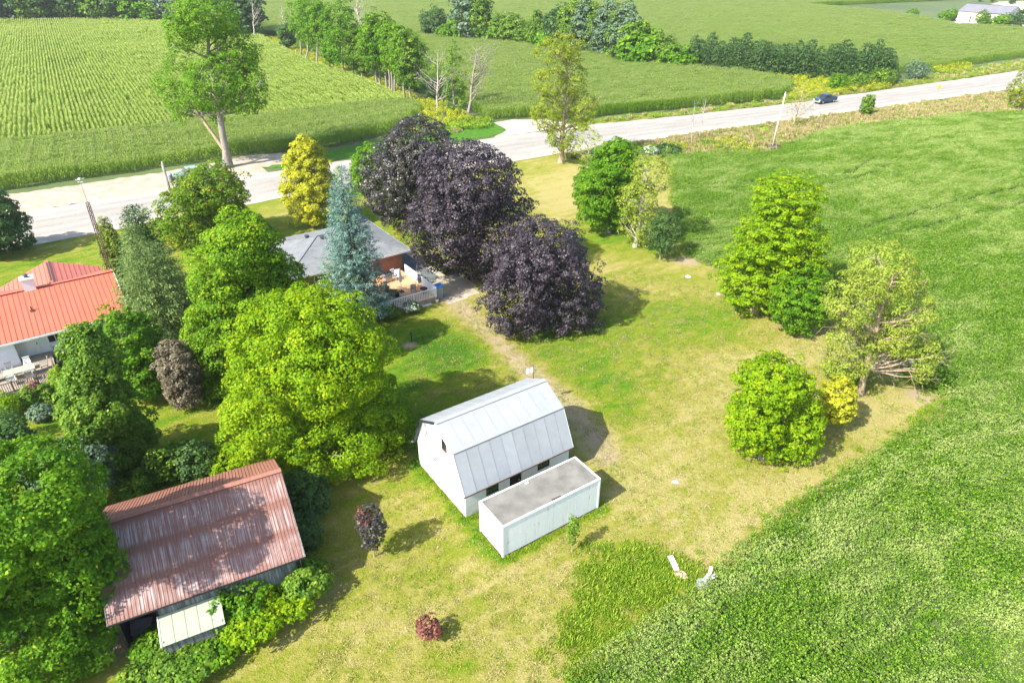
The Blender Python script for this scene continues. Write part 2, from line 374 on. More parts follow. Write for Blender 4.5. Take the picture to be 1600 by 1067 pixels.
# ------------------------------------------------------------------ scattering (only for crops, weeds and grass nobody could count)
def scatter(name, P, rot, scl, variants, label, cat, group=None, tilt=.12, seed=0):
    rng = np.random.RandomState(seed); n = len(P)
    me = bpy.data.meshes.new(name); me.vertices.add(n); me.vertices.foreach_set('co', np.asarray(P, np.float32).ravel())
    a = me.attributes.new('spin', 'FLOAT_VECTOR', 'POINT'); e = np.stack([rng.normal(size=n) * tilt, rng.normal(size=n) * tilt, rot], 1); a.data.foreach_set('vector', e.astype(np.float32).ravel())
    a = me.attributes.new('grow', 'FLOAT', 'POINT'); a.data.foreach_set('value', np.asarray(scl, np.float32))
    a = me.attributes.new('pick', 'INT', 'POINT'); a.data.foreach_set('value', rng.randint(0, len(variants), n).astype(np.int32))
    o = ob(name, me); g = bpy.data.node_groups.new(name, 'GeometryNodeTree')
    g.interface.new_socket('Geometry', in_out='INPUT', socket_type='NodeSocketGeometry'); g.interface.new_socket('Geometry', in_out='OUTPUT', socket_type='NodeSocketGeometry')
    gi = g.nodes.new('NodeGroupInput'); go = g.nodes.new('NodeGroupOutput'); iop = g.nodes.new('GeometryNodeInstanceOnPoints'); j = g.nodes.new('GeometryNodeGeometryToInstance')
    for v in variants:
        oi = g.nodes.new('GeometryNodeObjectInfo'); oi.inputs['Object'].default_value = v; oi.inputs['As Instance'].default_value = False
        g.links.new(oi.outputs['Geometry'], j.inputs[0])
    def na(nm, ty):
        x = g.nodes.new('GeometryNodeInputNamedAttribute'); x.data_type = ty; x.inputs['Name'].default_value = nm; return [q for q in x.outputs if q.enabled and q.name == 'Attribute'][0]
    g.links.new(gi.outputs[0], iop.inputs['Points']); g.links.new(j.outputs[0], iop.inputs['Instance']); iop.inputs['Pick Instance'].default_value = True
    g.links.new(na('pick', 'INT'), iop.inputs['Instance Index']); g.links.new(na('spin', 'FLOAT_VECTOR'), iop.inputs['Rotation']); g.links.new(na('grow', 'FLOAT'), iop.inputs['Scale'])
    g.links.new(iop.outputs[0], go.inputs[0]); md = o.modifiers.new('scatter', 'NODES'); md.node_group = g
    return tag(o, label, cat, group, 'stuff')
def source(name, me): return bpy.data.objects.new(name, me)      # geometry that only the scatterers use

def corn_row(seed, length=3.0, nplants=14, hgt_=2.35):
    rng = np.random.RandomState(seed); V = []; F = []; T = []; n = 0
    def kite(a, b, c, d, t):
        nonlocal n
        V.extend([a, b, c, d]); F.append((n, n + 1, n + 2, n + 3)); T.extend([t] * 4); n += 4
    for p in range(nplants):
        x = (p + .5) / nplants * length - length / 2 + rng.normal() * .04; y = rng.normal() * .04; h = hgt_ * rng.uniform(.88, 1.06)
        for q in range(2):
            dx, dy = (.02, 0) if q else (0, .02); kite((x - dx, y - dy, 0), (x + dx, y + dy, 0), (x + dx, y + dy, h), (x - dx, y - dy, h), .4)
        for q in range(9):
            z = h * (.2 + .74 * q / 8); a = rng.rand() * 6.28; L = rng.uniform(.30, .48); c, s = math.cos(a), math.sin(a); w_ = .05; t = np.clip(.42 + .25 * q / 8 + rng.normal() * .12, 0, 1)
            m = (x + c * L * .55, y + s * L * .55, z + .22); e = (x + c * L, y + s * L, z + rng.uniform(-.15, .15))
            kite((x, y, z), (m[0] - s * w_, m[1] + c * w_, m[2]), (e[0], e[1], e[2]), (m[0] + s * w_, m[1] - c * w_, m[2]), t)
    V1, F1, T1, n1 = V, F, T, n
    me = mesh_np('corn', V1, np.array(F1), 'leaf_corn', {'tint': T1})
    tV = []; tF = []; k = 0
    rng = np.random.RandomState(seed)
    for p in range(nplants):                     # tassels
        x = (p + .5) / nplants * length - length / 2; y = rng.normal() * .06; h = hgt_ * rng.uniform(.9, 1.03)
        for q in range(4):
            a = rng.rand() * 6.28; r = .14; tV += [(x - .02, y, h - .1), (x + .02, y + .02, h - .1), (x + math.cos(a) * r + .025, y + math.sin(a) * r, h + .28), (x + math.cos(a) * r - .025, y + math.sin(a) * r + .02, h + .26)]; tF.append((k, k + 1, k + 2, k + 3)); k += 4
    # tassels join the same mesh with their own material
    VV = np.concatenate([np.array(V1), np.array(tV)]); FF = np.concatenate([np.array(F1), np.array(tF) + n1]); TT = np.concatenate([T1, rng.uniform(.2, 1, k)])
    me = mesh_np('corn', VV, FF, 'leaf_corn', {'tint': TT}); me.materials.append(MATS['tassel'])
    mi = np.zeros(len(FF), np.int32); mi[len(F1):] = 1; me.polygons.foreach_set('material_index', mi)
    return source('corn_row', me)
def tuft(seed, mat, r=.4, h=.8, n=60, size=.13, aspect=1.5, dome=True, up=.5):
    rng = np.random.RandomState(seed); a = rng.rand(n) * 6.283; q = r * np.sqrt(rng.rand(n))
    top = h * (1 - .35 * (q / r) ** 2) if dome else np.full(n, h); z = top * (1 - rng.rand(n) ** 2 * .65)
    P = np.stack([np.cos(a) * q, np.sin(a) * q, z], 1); Nn = unit(np.stack([np.cos(a) * q / r * .5, np.sin(a) * q / r * .5, np.full(n, up)], 1) + rng.normal(size=(n, 3)) * .35)
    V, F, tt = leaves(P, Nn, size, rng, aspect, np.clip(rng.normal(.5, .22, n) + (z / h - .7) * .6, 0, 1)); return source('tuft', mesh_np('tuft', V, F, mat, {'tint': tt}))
def blades(seed, mat, r=.35, h=.5, n=50, w_=.035, lean=.3):
    rng = np.random.RandomState(seed); a = rng.rand(n) * 6.283; q = r * np.sqrt(rng.rand(n)); b = np.stack([np.cos(a) * q, np.sin(a) * q, np.zeros(n)], 1)
    hh = h * rng.uniform(.5, 1.1, n); th = rng.rand(n) * 6.283; L = rng.uniform(.1, 1, n) * lean * hh
    tip = b + np.stack([np.cos(th) * L, np.sin(th) * L, hh], 1); s = np.stack([-np.sin(th) * w_, np.cos(th) * w_, np.zeros(n)], 1); mid = b + (tip - b) * [.35, .35, .6]
    V = np.stack([b, mid + s, tip, mid - s], 1).reshape(-1, 3); return source('tuft', mesh_np('tuft', V, np.arange(n * 4).reshape(n, 4), mat, {'tint': np.repeat(rng.rand(n), 4)}))

def rows_in(poly, sp_row, sp_along, az, jitter=0., rng=None, cut=None):
    """points in rows that run along az inside a polygon"""
    p = np.array(poly); c, s = math.cos(az), math.sin(az); u = p @ [c, s]; v = p @ [-s, c]
    U, Vv = np.meshgrid(np.arange(u.min(), u.max(), sp_along), np.arange(v.min(), v.max(), sp_row)); U = U.ravel(); Vv = Vv.ravel()
    if jitter: U = U + rng.normal(size=len(U)) * jitter * sp_along; Vv = Vv + rng.normal(size=len(U)) * jitter * sp_row
    X = U * c - Vv * s; Y = U * s + Vv * c; ok = inside(poly, X, Y)
    if cut is not None: ok &= ~cut(X, Y)
    return X[ok], Y[ok]
def near_line(X, Y, pts, d):
    r = np.zeros(X.shape, bool)
    for (x0, y0), (x1, y1) in zip(pts[:-1], pts[1:]):
        L = math.hypot(x1 - x0, y1 - y0) + 1e-6; t = np.clip(((X - x0) * (x1 - x0) + (Y - y0) * (y1 - y0)) / L ** 2, 0, 1)
        r |= np.hypot(X - x0 - t * (x1 - x0), Y - y0 - t * (y1 - y0)) < d
    return r

# ------------------------------------------------------------------ ground, lawn, road
def ground_mat():
    m, nt, b = newmat('earth'); p = pos(nt)
    n = noise(nt, p, .35, 5, .6); n2 = noise(nt, p, .02, 3)
    c = ramp(nt, n, [(.3, (.035, .06, .015)), (.6, (.07, .10, .02)), (.8, (.13, .12, .05))]); nt.links.new(rgb(nt, c, (.12, .17, .04), ramp(nt, n2, [(.4, (0, 0, 0)), (.7, (.5, .5, .5))])), b.inputs['Base Color'])
    b.inputs['Roughness'].default_value = 1
ground_mat()
def lawn_mat():
    m, nt, b = newmat('turf'); p = pos(nt)
    dry = attr(nt, 'dry'); bare = attr(nt, 'bare')
    n1 = noise(nt, p, .16, 4, .6, .8, (1, 1.8, 1), R(-30)); n2 = noise(nt, p, .75, 5, .68, .6, (1, 1.6, 1), R(-34)); n3 = noise(nt, p, 3.6, 5, .75); n4 = noise(nt, p, 14., 3, .7)
    f = mth(nt, 'ADD', dry, mth(nt, 'MULTIPLY', mth(nt, 'SUBTRACT', n1, .5), 1.0)); f = mth(nt, 'ADD', f, mth(nt, 'MULTIPLY', mth(nt, 'SUBTRACT', n2, .5), 1.05))
    f = mth(nt, 'ADD', f, mth(nt, 'MULTIPLY', mth(nt, 'SUBTRACT', n3, .5), .75)); f = mth(nt, 'ADD', f, mth(nt, 'MULTIPLY', mth(nt, 'SUBTRACT', n4, .5), .4), True)
    n5 = noise(nt, p, .8, 3, .5, .3, (.10, 1, 1), R(-34)); f = mth(nt, 'ADD', f, mth(nt, 'MULTIPLY', mth(nt, 'SUBTRACT', n5, .5), .5), True)
    col = ramp(nt, f, [(.0, (.04, .12, .006)), (.25, (.09, .185, .007)), (.5, (.175, .215, .016)), (.72, (.255, .24, .045)), (1, (.345, .295, .105))])
    bf = mth(nt, 'ADD', bare, mth(nt, 'MULTIPLY', mth(nt, 'SUBTRACT', n3, .5), .5)); bf = ramp(nt, bf, [(.35, (0, 0, 0)), (.7, (1, 1, 1))])
    col = rgb(nt, col, (.36, .28, .17), bf)
    hv = noise(nt, p, 9., 4, .8); col2 = rgb(nt, col, (.02, .035, .008), ramp(nt, hv, [(.30, (.45, .45, .45)), (.48, (0, 0, 0))]))
    nt.links.new(col2, b.inputs['Base Color']); b.inputs['Roughness'].default_value = .95; b.inputs['Specular IOR Level'].default_value = .1
    bump(nt, b, mth(nt, 'ADD', hv, n3), .9, .12)
lawn_mat()
g = MB(); g.box(-700, 900, -60, 1500, -.5, -.02)
tag(g.build('ground', 'earth'), kind='structure')

ROAD_NEAR = GG([(-330, 455), (0, 393), (157, 364), (219, 351), (400, 318), (441, 309), (808, 251.6), (1000, 222), (1152, 199), (1273, 184), (1366, 170), (1571, 142), (1700, 125)])
ROAD_FAR = GG([(-330, 372), (0, 308), (28, 303), (264, 268), (355, 276), (446, 266), (541, 252), (800, 212), (938, 194), (1000, 188.6), (1250, 161), (1304, 152), (1512, 123), (1700, 95)])
def resample(pts, xs): p = np.array(pts); return np.interp(xs, p[:, 0], p[:, 1])
LAWN = GG([(-900, 470), (-330, 440), (0, 380), (157, 352), (400, 306), (808, 240), (900, 226), (1000, 238), (1060, 238), (1052, 300), (1075, 400), (1140, 425), (1320, 495), (1345, 560), (1440, 580), (1480, 610), (1482, 655), (1410, 700), (1320, 750), (1250, 800), (1200, 840), (1120, 910), (1080, 950), (1010, 985), (940, 1040), (880, 1080), (840, 1500), (-900, 1500), (-1500, 700)])
st = .45; gx = np.arange(-95, 48, st); gy = np.arange(9, 125, st); GX, GY = np.meshgrid(gx, gy); keep = inside(LAWN, GX[:-1, :-1] + st / 2, GY[:-1, :-1] + st / 2)
dry = .74 + .0 * GX; dry -= .28 * (vnoise(GX, GY, 9) - .5); bare = .0 * GX
left = 1 / (1 + np.exp((GX + 15 - (GY - 40) * .02) / 2.5)); dry -= left * .30
front = 1 / (1 + np.exp(-(GY - 72 - (GX + 30) * .5) / 4)) * left; dry += front * .08
SPOT = [  # photo place, radius along the view x / away from it (metres), added dryness
 (1000, 500, 8, 4, -.34), (940, 590, 7, 3, -.30), (890, 540, 6, 5, -.3), (1120, 480, 6, 2, -.25), (960, 380, 6, 6, -.32), (860, 310, 5, 8, .2), (880, 285, 5, 4, .22), (950, 640, 2.5, 4, -.35),
 (1050, 415, 4, 1.8, .25), (1100, 560, 8, 2, .15), (1250, 560, 5, 1.5, .12), (1180, 690, 2.5, 1, -.25), (1170, 770, 2.2, 2, .1), (820, 895, 6, 1.1, .1), (900, 800, 2.5, .8, -.25), (760, 860, 1.2, 1.2, -.3), (700, 800, 1.6, 1., -.22),
 (650, 640, 5, 8, -.32), (720, 560, 3.5, 4, -.42), (650, 530, 5, 4, -.32), (700, 990, 6, 1.3, .06), (560, 980, 2.5, .8, .1), (590, 900, 4, .6, -.16), (720, 1045, 1.4, .7, -.35), (610, 840, 1.5, .9, -.1), (1000, 920, 3.5, 2.6, -.5), (1040, 880, 2.2, 1.2, -.3), (930, 990, 1.5, 1., -.3),
 (1350, 640, 3.5, 1.5, .2), (1430, 640, 2.5, 2, .3), (1260, 755, 4.0, 1., .28), (1130, 860, 3.2, .8, .12), (1390, 690, 3, 1.2, .15), (850, 720, 3, 2.5, -.1), (1060, 750, 1.1, .5, .35), (480, 330, 5, 4, .25), (60, 430, 12, 5, -.2), (520, 370, 3, 3, -.3), (690, 330, 2, 6, -.3),
 (200, 640, 6, 4, .06), (300, 650, 3, 2, .12), (120, 625, 4, 1.2, .25), (230, 740, 5, 2, .05), (1330, 520, 4, 1.2, .2), (970, 265, 6, 5, .1), (1040, 690, 5, 4, .1), (1000, 760, 5, 2.5, .12), (1150, 620, 4, 3, .1)]
for px, py, ra, rb, v in SPOT:
    x, y = G(px, py); dry += v * np.exp(-((GX - x) / ra) ** 2 - ((GY - y) / rb) ** 2)
TRACK = GG([(700, 460), (730, 490), (775, 530), (820, 575), (860, 610), (905, 650), (935, 690), (950, 725)])
for (x0, y0), (x1, y1) in zip(TRACK[:-1], TRACK[1:]):
    for t in (0, .33, .67):
        x = x0 + (x1 - x0) * t; y = y0 + (y1 - y0) * t; e = np.exp(-((GX - x) ** 2 + (GY - y) ** 2) / 2.6); dry += e * .22; bare = np.maximum(bare, e * .74)
EDGE = GG([(1455, 640), (1400, 685), (1300, 745), (1230, 790), (1150, 850), (1090, 900)])
for (x0, y0), (x1, y1) in zip(EDGE[:-1], EDGE[1:]):
    for t in (0, .25, .5, .75):
        x = x0 + (x1 - x0) * t - .6; y = y0 + (y1 - y0) * t + .4; e = np.exp(-((GX - x) ** 2 + (GY - y) ** 2) / 2.2); dry += e * .1; bare = np.maximum(bare, e * .36)
for px, py, r in ((200, 985, 2.6), (240, 1000, 1.5), (1075, 433, .5), (1122, 459, .5), (1056, 752, .6), (1063, 897, .5), (1075, 408, 2.2), (1440, 620, 2.), (140, 625, .9), (640, 540, 1.0), (905, 655, 1.6), (500, 350, .6)):
    x, y = G(px, py); bare = np.maximum(bare, .75 * np.exp(-((GX - x) ** 2 + (GY - y) ** 2) / (r * r)))
def rect_line(o, az, x0, x1, y0, y1):
    c, s = math.cos(az), math.sin(az); P = [(o[0] + a * c - b * s, o[1] + a * s + b * c) for a, b in ((x0, y0), (x1, y0), (x1, y1), (x0, y1), (x0, y0))]; return P
BASES = [rect_line((-.55, 28.44), R(34.03), -.15, 7.55, -.15, 2.75), rect_line((-2.92, 31.73), R(34.5), -.15, 8.4, -.15, 6.4)]
for ln in BASES:
    for (x0, y0), (x1, y1) in zip(ln[:-1], ln[1:]):
        L = math.hypot(x1 - x0, y1 - y0); t = np.clip(((GX - x0) * (x1 - x0) + (GY - y0) * (y1 - y0)) / L ** 2, 0, 1); d = np.hypot(GX - x0 - t * (x1 - x0), GY - y0 - t * (y1 - y0)); dry -= .38 * np.exp(-(d / .6) ** 2)
Z = .03 * (vnoise(GX, GY, 5) - .5) + .02 * (vnoise(GX, GY, 1.7) - .5)
ny, nx = GX.shape; jj, ii = np.nonzero(keep); base_i = jj * nx + ii; Fq = np.stack([base_i, base_i + 1, base_i + nx + 1, base_i + nx], 1)
used = np.unique(Fq); mp_ = -np.ones(ny * nx, int); mp_[used] = np.arange(len(used))
lawn = ob('lawn', mesh_np('lawn', np.stack([GX, GY, Z + .02], -1).reshape(-1, 3)[used], mp_[Fq], 'turf', {'dry': dry.ravel()[used], 'bare': bare.ravel()[used]}, smooth=True)); tag(lawn, kind='structure')

def road_mat():
    m, nt, b = newmat('old_asphalt'); p = pos(nt); e = attr(nt, 'across')
    n = noise(nt, p, .12, 4, .6, .5, (1, 5, 1), R(-29)); n2 = noise(nt, p, 2.5, 5, .7); n3 = noise(nt, p, .5, 5, .7, .5, (1, 2, 1), R(-29))
    lane = ramp(nt, e, [(0, (.44, .38, .30)), (.16, (.40, .35, .28)), (.24, (.25, .232, .205)), (.34, (.30, .28, .245)), (.42, (.235, .218, .19)), (.5, (.30, .28, .245)), (.58, (.235, .218, .19)), (.67, (.295, .275, .24)), (.76, (.25, .232, .205)), (.84, (.40, .35, .28)), (1, (.44, .38, .30))])
    c = rgb(nt, lane, (.17, .155, .14), ramp(nt, n, [(.40, (.5, .5, .5)), (.62, (0, 0, 0))])); c = rgb(nt, c, (.42, .38, .32), ramp(nt, n2, [(.35, (0, 0, 0)), (.75, (.35, .35, .35))]))
    c = rgb(nt, c, (.33, .26, .18), mth(nt, 'MULTIPLY', ramp(nt, n3, [(.50, (0, 0, 0)), (.68, (1, 1, 1))]), ramp(nt, e, [(0, (.7, .7, .7)), (.2, (.5, .5, .5)), (.25, (0, 0, 0)), (.75, (0, 0, 0)), (.8, (.5, .5, .5)), (1, (.8, .8, .8))])))
    nt.links.new(c, b.inputs['Base Color']); b.inputs['Roughness'].default_value = .9; bump(nt, b, n2, .4, .02)
road_mat()
# the road: one strip, gravel shoulder - asphalt - gravel shoulder, laid between its two edges; the left part widens into a dirt pull-off
def strip(name, near, far, mat, z, crown=.0, k=12):
    near = np.array(near); far = np.array(far); L = 160
    def rs(p): d = np.r_[0, np.cumsum(np.hypot(*np.diff(p, axis=0).T))]; t = np.linspace(0, d[-1], L); return np.stack([np.interp(t, d, p[:, 0]), np.interp(t, d, p[:, 1])], 1)
    a, b = rs(near), rs(far)
    # pair the edges by position along the road
    dv = b[-1] - b[0]; dv = dv / np.hypot(*dv); ta = a @ dv; tb = b @ dv; t = np.linspace(max(ta[0], tb[0]), min(ta[-1], tb[-1]), L)
    a = np.stack([np.interp(t, ta, a[:, 0]), np.interp(t, ta, a[:, 1])], 1); b = np.stack([np.interp(t, tb, b[:, 0]), np.interp(t, tb, b[:, 1])], 1)
    V = []; A = []; rg = np.random.RandomState(3)
    ja = np.interp(np.arange(L), np.arange(0, L, 2), rg.normal(size=(L + 1) // 2) * .22); jb = np.interp(np.arange(L), np.arange(0, L, 2), rg.normal(size=(L + 1) // 2) * .22)
    nrm = np.array([-dv[1], dv[0]])
    for i in range(k + 1):
        f = i / k; V.append(np.c_[a * (1 - f) + b * f + (nrm * (ja if i == 0 else jb if i == k else 0 * ja)[:, None]), np.full(L, z + crown * math.sin(math.pi * f))]); A.append(np.full(L, f))
    q = np.arange((k) * L).reshape(k, L)[:, :-1].ravel()
    return mesh_np(name, np.concatenate(V), np.stack([q, q + 1, q + L + 1, q + L], 1), mat, {'across': np.concatenate(A)}, smooth=True)
AS_NEAR = ROAD_NEAR; AS_FAR = GG([(-330, 401), (0, 340), (141, 313), (230, 300), (446, 266), (541, 252), (800, 212), (938, 194), (1000, 188.6), (1250, 161), (1304, 152), (1512, 123), (1700, 95)])
tag(ob('road', strip('road', AS_NEAR, AS_FAR, 'old_asphalt', .06, .10)), kind='structure')
flat_mat('dirt', (.38, .33, .26), .95, .1, .6, .1, b2=(.29, .235, .165)); flat_mat('gravel', (.45, .40, .31), .95, .1, 1.5, .1, b2=(.36, .30, .22), bumpy=.03)
flat_mat('grass_lush', (.07, .17, .012), .95, .2, 1.2, .1, b2=(.035, .10, .01)); flat_mat('grass_verge', (.22, .20, .06), .95, .2, .8, .1, b2=(.10, .13, .02))
tag(ob('pull_off', strip('pull_off', GG([(-330, 402), (0, 341), (141, 314), (230, 301), (420, 271)]), GG([(-330, 365), (0, 304), (28, 303), (264, 268), (330, 256), (420, 252)]), 'dirt', .055)), kind='structure')
def sheet(name, pts, mat, z=.03, wob=.25, seed=1, step=1.2, tagit=True):
    """a flat patch with an uneven edge"""
    rg = np.random.RandomState(seed); P = []
    for (x0, y0), (x1, y1) in zip(pts, pts[1:] + pts[:1]):
        L = math.hypot(x1 - x0, y1 - y0); m = max(1, int(L / step))
        for i in range(m): t = i / m; P.append((x0 + (x1 - x0) * t + rg.normal() * wob, y0 + (y1 - y0) * t + rg.normal() * wob, z))
    o = MB().poly(P).build(name, mat); return tag(o, kind='structure') if tagit else o
sheet('field_driveway', GG([(770, 216), (905, 197), (880, 192), (852, 188), (800, 188), (772, 193), (792, 205)]), 'gravel', .10, .12)
sheet('roadside_grass', GG([(360, 262), (446, 262), (541, 248), (600, 239), (770, 213), (795, 206), (770, 190), (700, 190), (600, 220), (520, 234), (400, 246), (360, 254)]), 'grass_lush', .036, .3)
sheet('dirt_patch', GG([(352, 268), (440, 256), (470, 247), (440, 240), (395, 243), (350, 250)]), 'dirt', .045, .4)
VERGE_N = GG([(880, 244), (1000, 224), (1152, 201), (1273, 186), (1366, 172), (1571, 144), (1700, 127), (1720, 165), (1600, 178), (1500, 181), (1400, 193), (1330, 200), (1280, 208), (1230, 228), (1205, 240), (1100, 243), (1040, 247), (960, 262)])
sheet('roadside_verge', VERGE_N, 'grass_verge', .04, .2)
VERGE_F = GG([(905, 198), (938, 193), (1000, 188), (1250, 160), (1304, 151), (1512, 122), (1700, 94), (1700, 74), (1600, 96), (1510, 108), (1440, 122), (1395, 135), (1240, 138), (1222, 158), (1000, 181), (900, 192)])
sheet('far_verge', VERGE_F, 'grass_verge', .038, .3)
flat_mat('driveway_asphalt', (.13, .15, .145), .9, .1, .8, .2, b2=(.09, .105, .10), bumpy=.01); flat_mat('concrete', (.40, .34, .26), .9, .1, 1.2, .2, b2=(.30, .26, .20)); flat_mat('paint_yellow', (.42, .31, .12), .8, .1, 6, b2=(.34, .30, .22))
HAZ = R(34.9); HO = (-11.19, 68.7)
def HL(a, b): return (HO[0] + a * math.cos(HAZ) - b * math.sin(HAZ), HO[1] + a * math.sin(HAZ) + b * math.cos(HAZ))
tag(MB().poly([(*HL(-.6, -4.5), .045), (*HL(2.1, -3.0), .045), (*HL(3.0, 10), .045), (*HL(3.6, 29), .045), (*HL(-.6, 30), .045), (*HL(-.6, 1), .045)]).build('driveway', 'driveway_asphalt'), kind='structure')
tag(MB().box(2.1, 2.75, -3.0, 26, 0, .09).build('kerb_path', 'concrete', None, (*HO, 0), HAZ), kind='structure')
patio = tag(ob('patio', None, None, (*HO, 0), HAZ), kind='structure')
for a0, a1, b0, b1 in ((-.3, 2.0, -4.9, -2.95), (2.05, 4.3, -4.9, -2.95), (-.3, 2.0, -7.0, -4.95), (2.05, 4.3, -7.0, -4.95), (-.3, 2.0, -8.9, -7.05), (2.05, 3.6, -8.6, -7.05)):
    MB().box(a0, a1, b0, b1, -.02, .05 + .008 * (a1 > 3)).build('slab', 'concrete', patio)
# faint yellow centre line
near, far = np.array(AS_NEAR), np.array(AS_FAR); xs = np.linspace(-90, 190, 60); cy = (resample(AS_NEAR, xs) + resample(AS_FAR, xs)) / 2
V = []; F = []
for i in range(0, 60): V += [(xs[i] - .04, cy[i] - .08, .178), (xs[i] + .04, cy[i] + .08, .178)]
for i in range(59): F.append((2 * i, 2 * i + 2, 2 * i + 3, 2 * i + 1))
tag(ob('centre_line', mesh_np('centre_line', V, np.array(F), 'paint_yellow')), kind='structure')

# ------------------------------------------------------------------ crops
rng = np.random.RandomState(11)
CR = [corn_row(i) for i in range(4)]
LEFT_CORN = GG([(-700, 420), (-330, 362), (0, 299), (264, 262), (330, 252), (360, 243), (400, 243), (512, 232), (580, 217), (640, 200), (655, 180), (597, 149), (540, 124), (470, 98), (417, 70), (395, 55), (230, 38), (0, 38), (-300, 40), (-700, 120)])
nrm = (-math.sin(R(29)), math.cos(R(29)))
lx, ly = LEFT_CORN[2]; head = lambda X, Y: ((X - lx) * nrm[0] + (Y - ly) * nrm[1]) < 24
def field(name, poly, parts, label, seed=1, scale=1.):
    XS, YS, RS, SS = [], [], [], []
    for row, along, az, cut in parts:
        X, Y = rows_in(poly, row, along, az, 0, None, cut)
        k = rng.rand(len(X)) > .012; X, Y = X[k], Y[k]
        XS.append(X); YS.append(Y); RS.append(az + R(180) * rng.randint(0, 2, len(X)) + rng.normal(size=len(X)) * .01)
    X = np.concatenate(XS); Y = np.concatenate(YS); rt = np.concatenate(RS)
    s = (.80 + .26 * vnoise(X, Y, 26) + .14 * vnoise(X, Y, 5) + rng.normal(size=len(X)) * .05) * scale
    return scatter(name, np.stack([X, Y, 0 * X], 1), rt, s, CR, label, 'corn', None, .02, seed)
field('corn_field', LEFT_CORN, [(.76, 2.9, R(121.5), head), (.76, 2.9, R(29), lambda X, Y: ~head(X, Y))], 'tall corn crop in straight rows across the road, behind the forked maple')
MID_CORN = GG([(752, 190), (800, 186), (850, 186), (900, 190), (950, 182), (1000, 177), (1219, 157), (1236, 140), (1170, 124), (1050, 113), (950, 97), (880, 86), (800, 73), (720, 66), (655, 63), (690, 110), (735, 160)])
field('corn_field', MID_CORN, [(.76, 2.9, R(27), None)], 'corn crop between the bare trees and the dark spruce plantation', 2)
FAR_CORN = GG([(400, 52), (470, 72), (560, 70), (650, 60), (800, 60), (950, 85), (1060, 100), (1390, 118), (1460, 112), (1560, 96), (1640, 86), (1700, 60), (1600, 52), (1490, 44), (1380, 25), (1250, 12), (1640, -6), (1000, -22), (300, -22), (350, 10)])
fx, fy = G(1450, 30)
field('corn_field', FAR_CORN, [(.95, 2.9, R(24), lambda X, Y: near_line(X, Y, GG([(1270, 13), (1330, 17), (1400, 24), (1480, 30)]), 3.))], 'pale far corn crop reaching to the top of the picture, beyond the tree row', 3, 1.0)

SOY = GG([(1040, 246), (1100, 243), (1205, 241), (1230, 228), (1280, 208), (1330, 200), (1400, 193), (1500, 181), (1600, 178), (1720, 168), (2000, 200), (2400, 500), (2400, 1300), (850, 1300), (865, 1075), (930, 1030), (1000, 975), (1060, 938), (1110, 897), (1190, 828), (1240, 788), (1310, 738), (1400, 688), (1465, 645), (1465, 600), (1430, 578), (1330, 560), (1305, 498), (1130, 430), (1068, 402), (1050, 330)])
TRAM = [GG([(1040, 296), (1180, 288), (1260, 285), (1330, 275), (1362, 252)]), GG([(1040, 302), (1200, 297), (1290, 293), (1350, 280), (1390, 262)]), GG([(1330, 365), (1400, 345), (1500, 318), (1620, 290)]), GG([(1370, 375), (1430, 362), (1520, 340), (1640, 312)])]
def soycut(X, Y):
    r = np.zeros(X.shape, bool)
    for t in TRAM: r |= near_line(X, Y, t, .30)
    return r
SV = [tuft(40 + i, 'leaf_soy', .5, .8, 110, .105, 1.25) for i in range(5)]
X, Y = rows_in(SOY, .60, .46, R(34), .12, rng, soycut)
k = (Y < 185) & (X < 40 + Y * .85); X, Y = X[k], Y[k]
s = .78 + .30 * vnoise(X, Y, 7) + .12 * vnoise(X, Y, 2.2) + rng.normal(size=len(X)) * .025
edge = near_line(X, Y, SOY[14:31], .8); s = s * np.where(edge, .8, 1)
scatter('soybean_field', np.stack([X, Y, 0 * X], 1), rng.rand(len(X)) * 6.283, s, SV, 'leafy green soybean crop with pale wind swirls and tyre tracks, right of the lawn', 'soybeans', None, .16, 5)
# weeds and rough grass
def patch(name, poly, dens, variants, label, cat, smin=.6, smax=1.2, seed=1, cut=None, clump=0., z=0.):
    rg = np.random.RandomState(seed); p = np.array(poly); ar = (p[:, 0].max() - p[:, 0].min()) * (p[:, 1].max() - p[:, 1].min()); n = int(ar * dens)
    X = rg.uniform(p[:, 0].min(), p[:, 0].max(), n); Y = rg.uniform(p[:, 1].min(), p[:, 1].max(), n); k = inside(poly, X, Y)
    if clump: k &= vnoise(X, Y, clump) + rg.normal(size=n) * .12 > .5
    if cut is not None: k &= ~cut(X, Y)
    X, Y = X[k], Y[k]; X = X + rg.normal(size=len(X)) * .35; Y = Y + rg.normal(size=len(X)) * .35; return scatter(name, np.stack([X, Y, 0 * X + z], 1), rg.rand(len(X)) * 6.283, rg.uniform(smin, smax, len(X)), variants, label, cat, None, .1, seed)
GB = [blades(60 + i, 'leaf_weed', .5, .26, 80, .026, 1.1) for i in range(3)]; GD = [blades(70 + i, 'leaf_dry', .4, .6, 60) for i in range(3)]; WT = [tuft(80 + i, 'leaf_weed', .4, .6, 60, .13) for i in range(3)]; WD = [tuft(90 + i, 'leaf_mid', .4, .6, 60, .14) for i in range(3)]
GG_ = [tuft(100 + i, 'flower_gold', .5, 1.1, 90, .13) for i in range(3)]
patch('rough_grass', GG([(905, 870), (960, 848), (1040, 862), (1100, 880), (1150, 868), (1100, 905), (1060, 940), (1000, 978), (930, 1032), (868, 1078), (885, 1010), (895, 930)]), 7, GB, 'rough bright green grass and weeds at the corner of the bean crop', 'grass', .5, 1.1, 3)
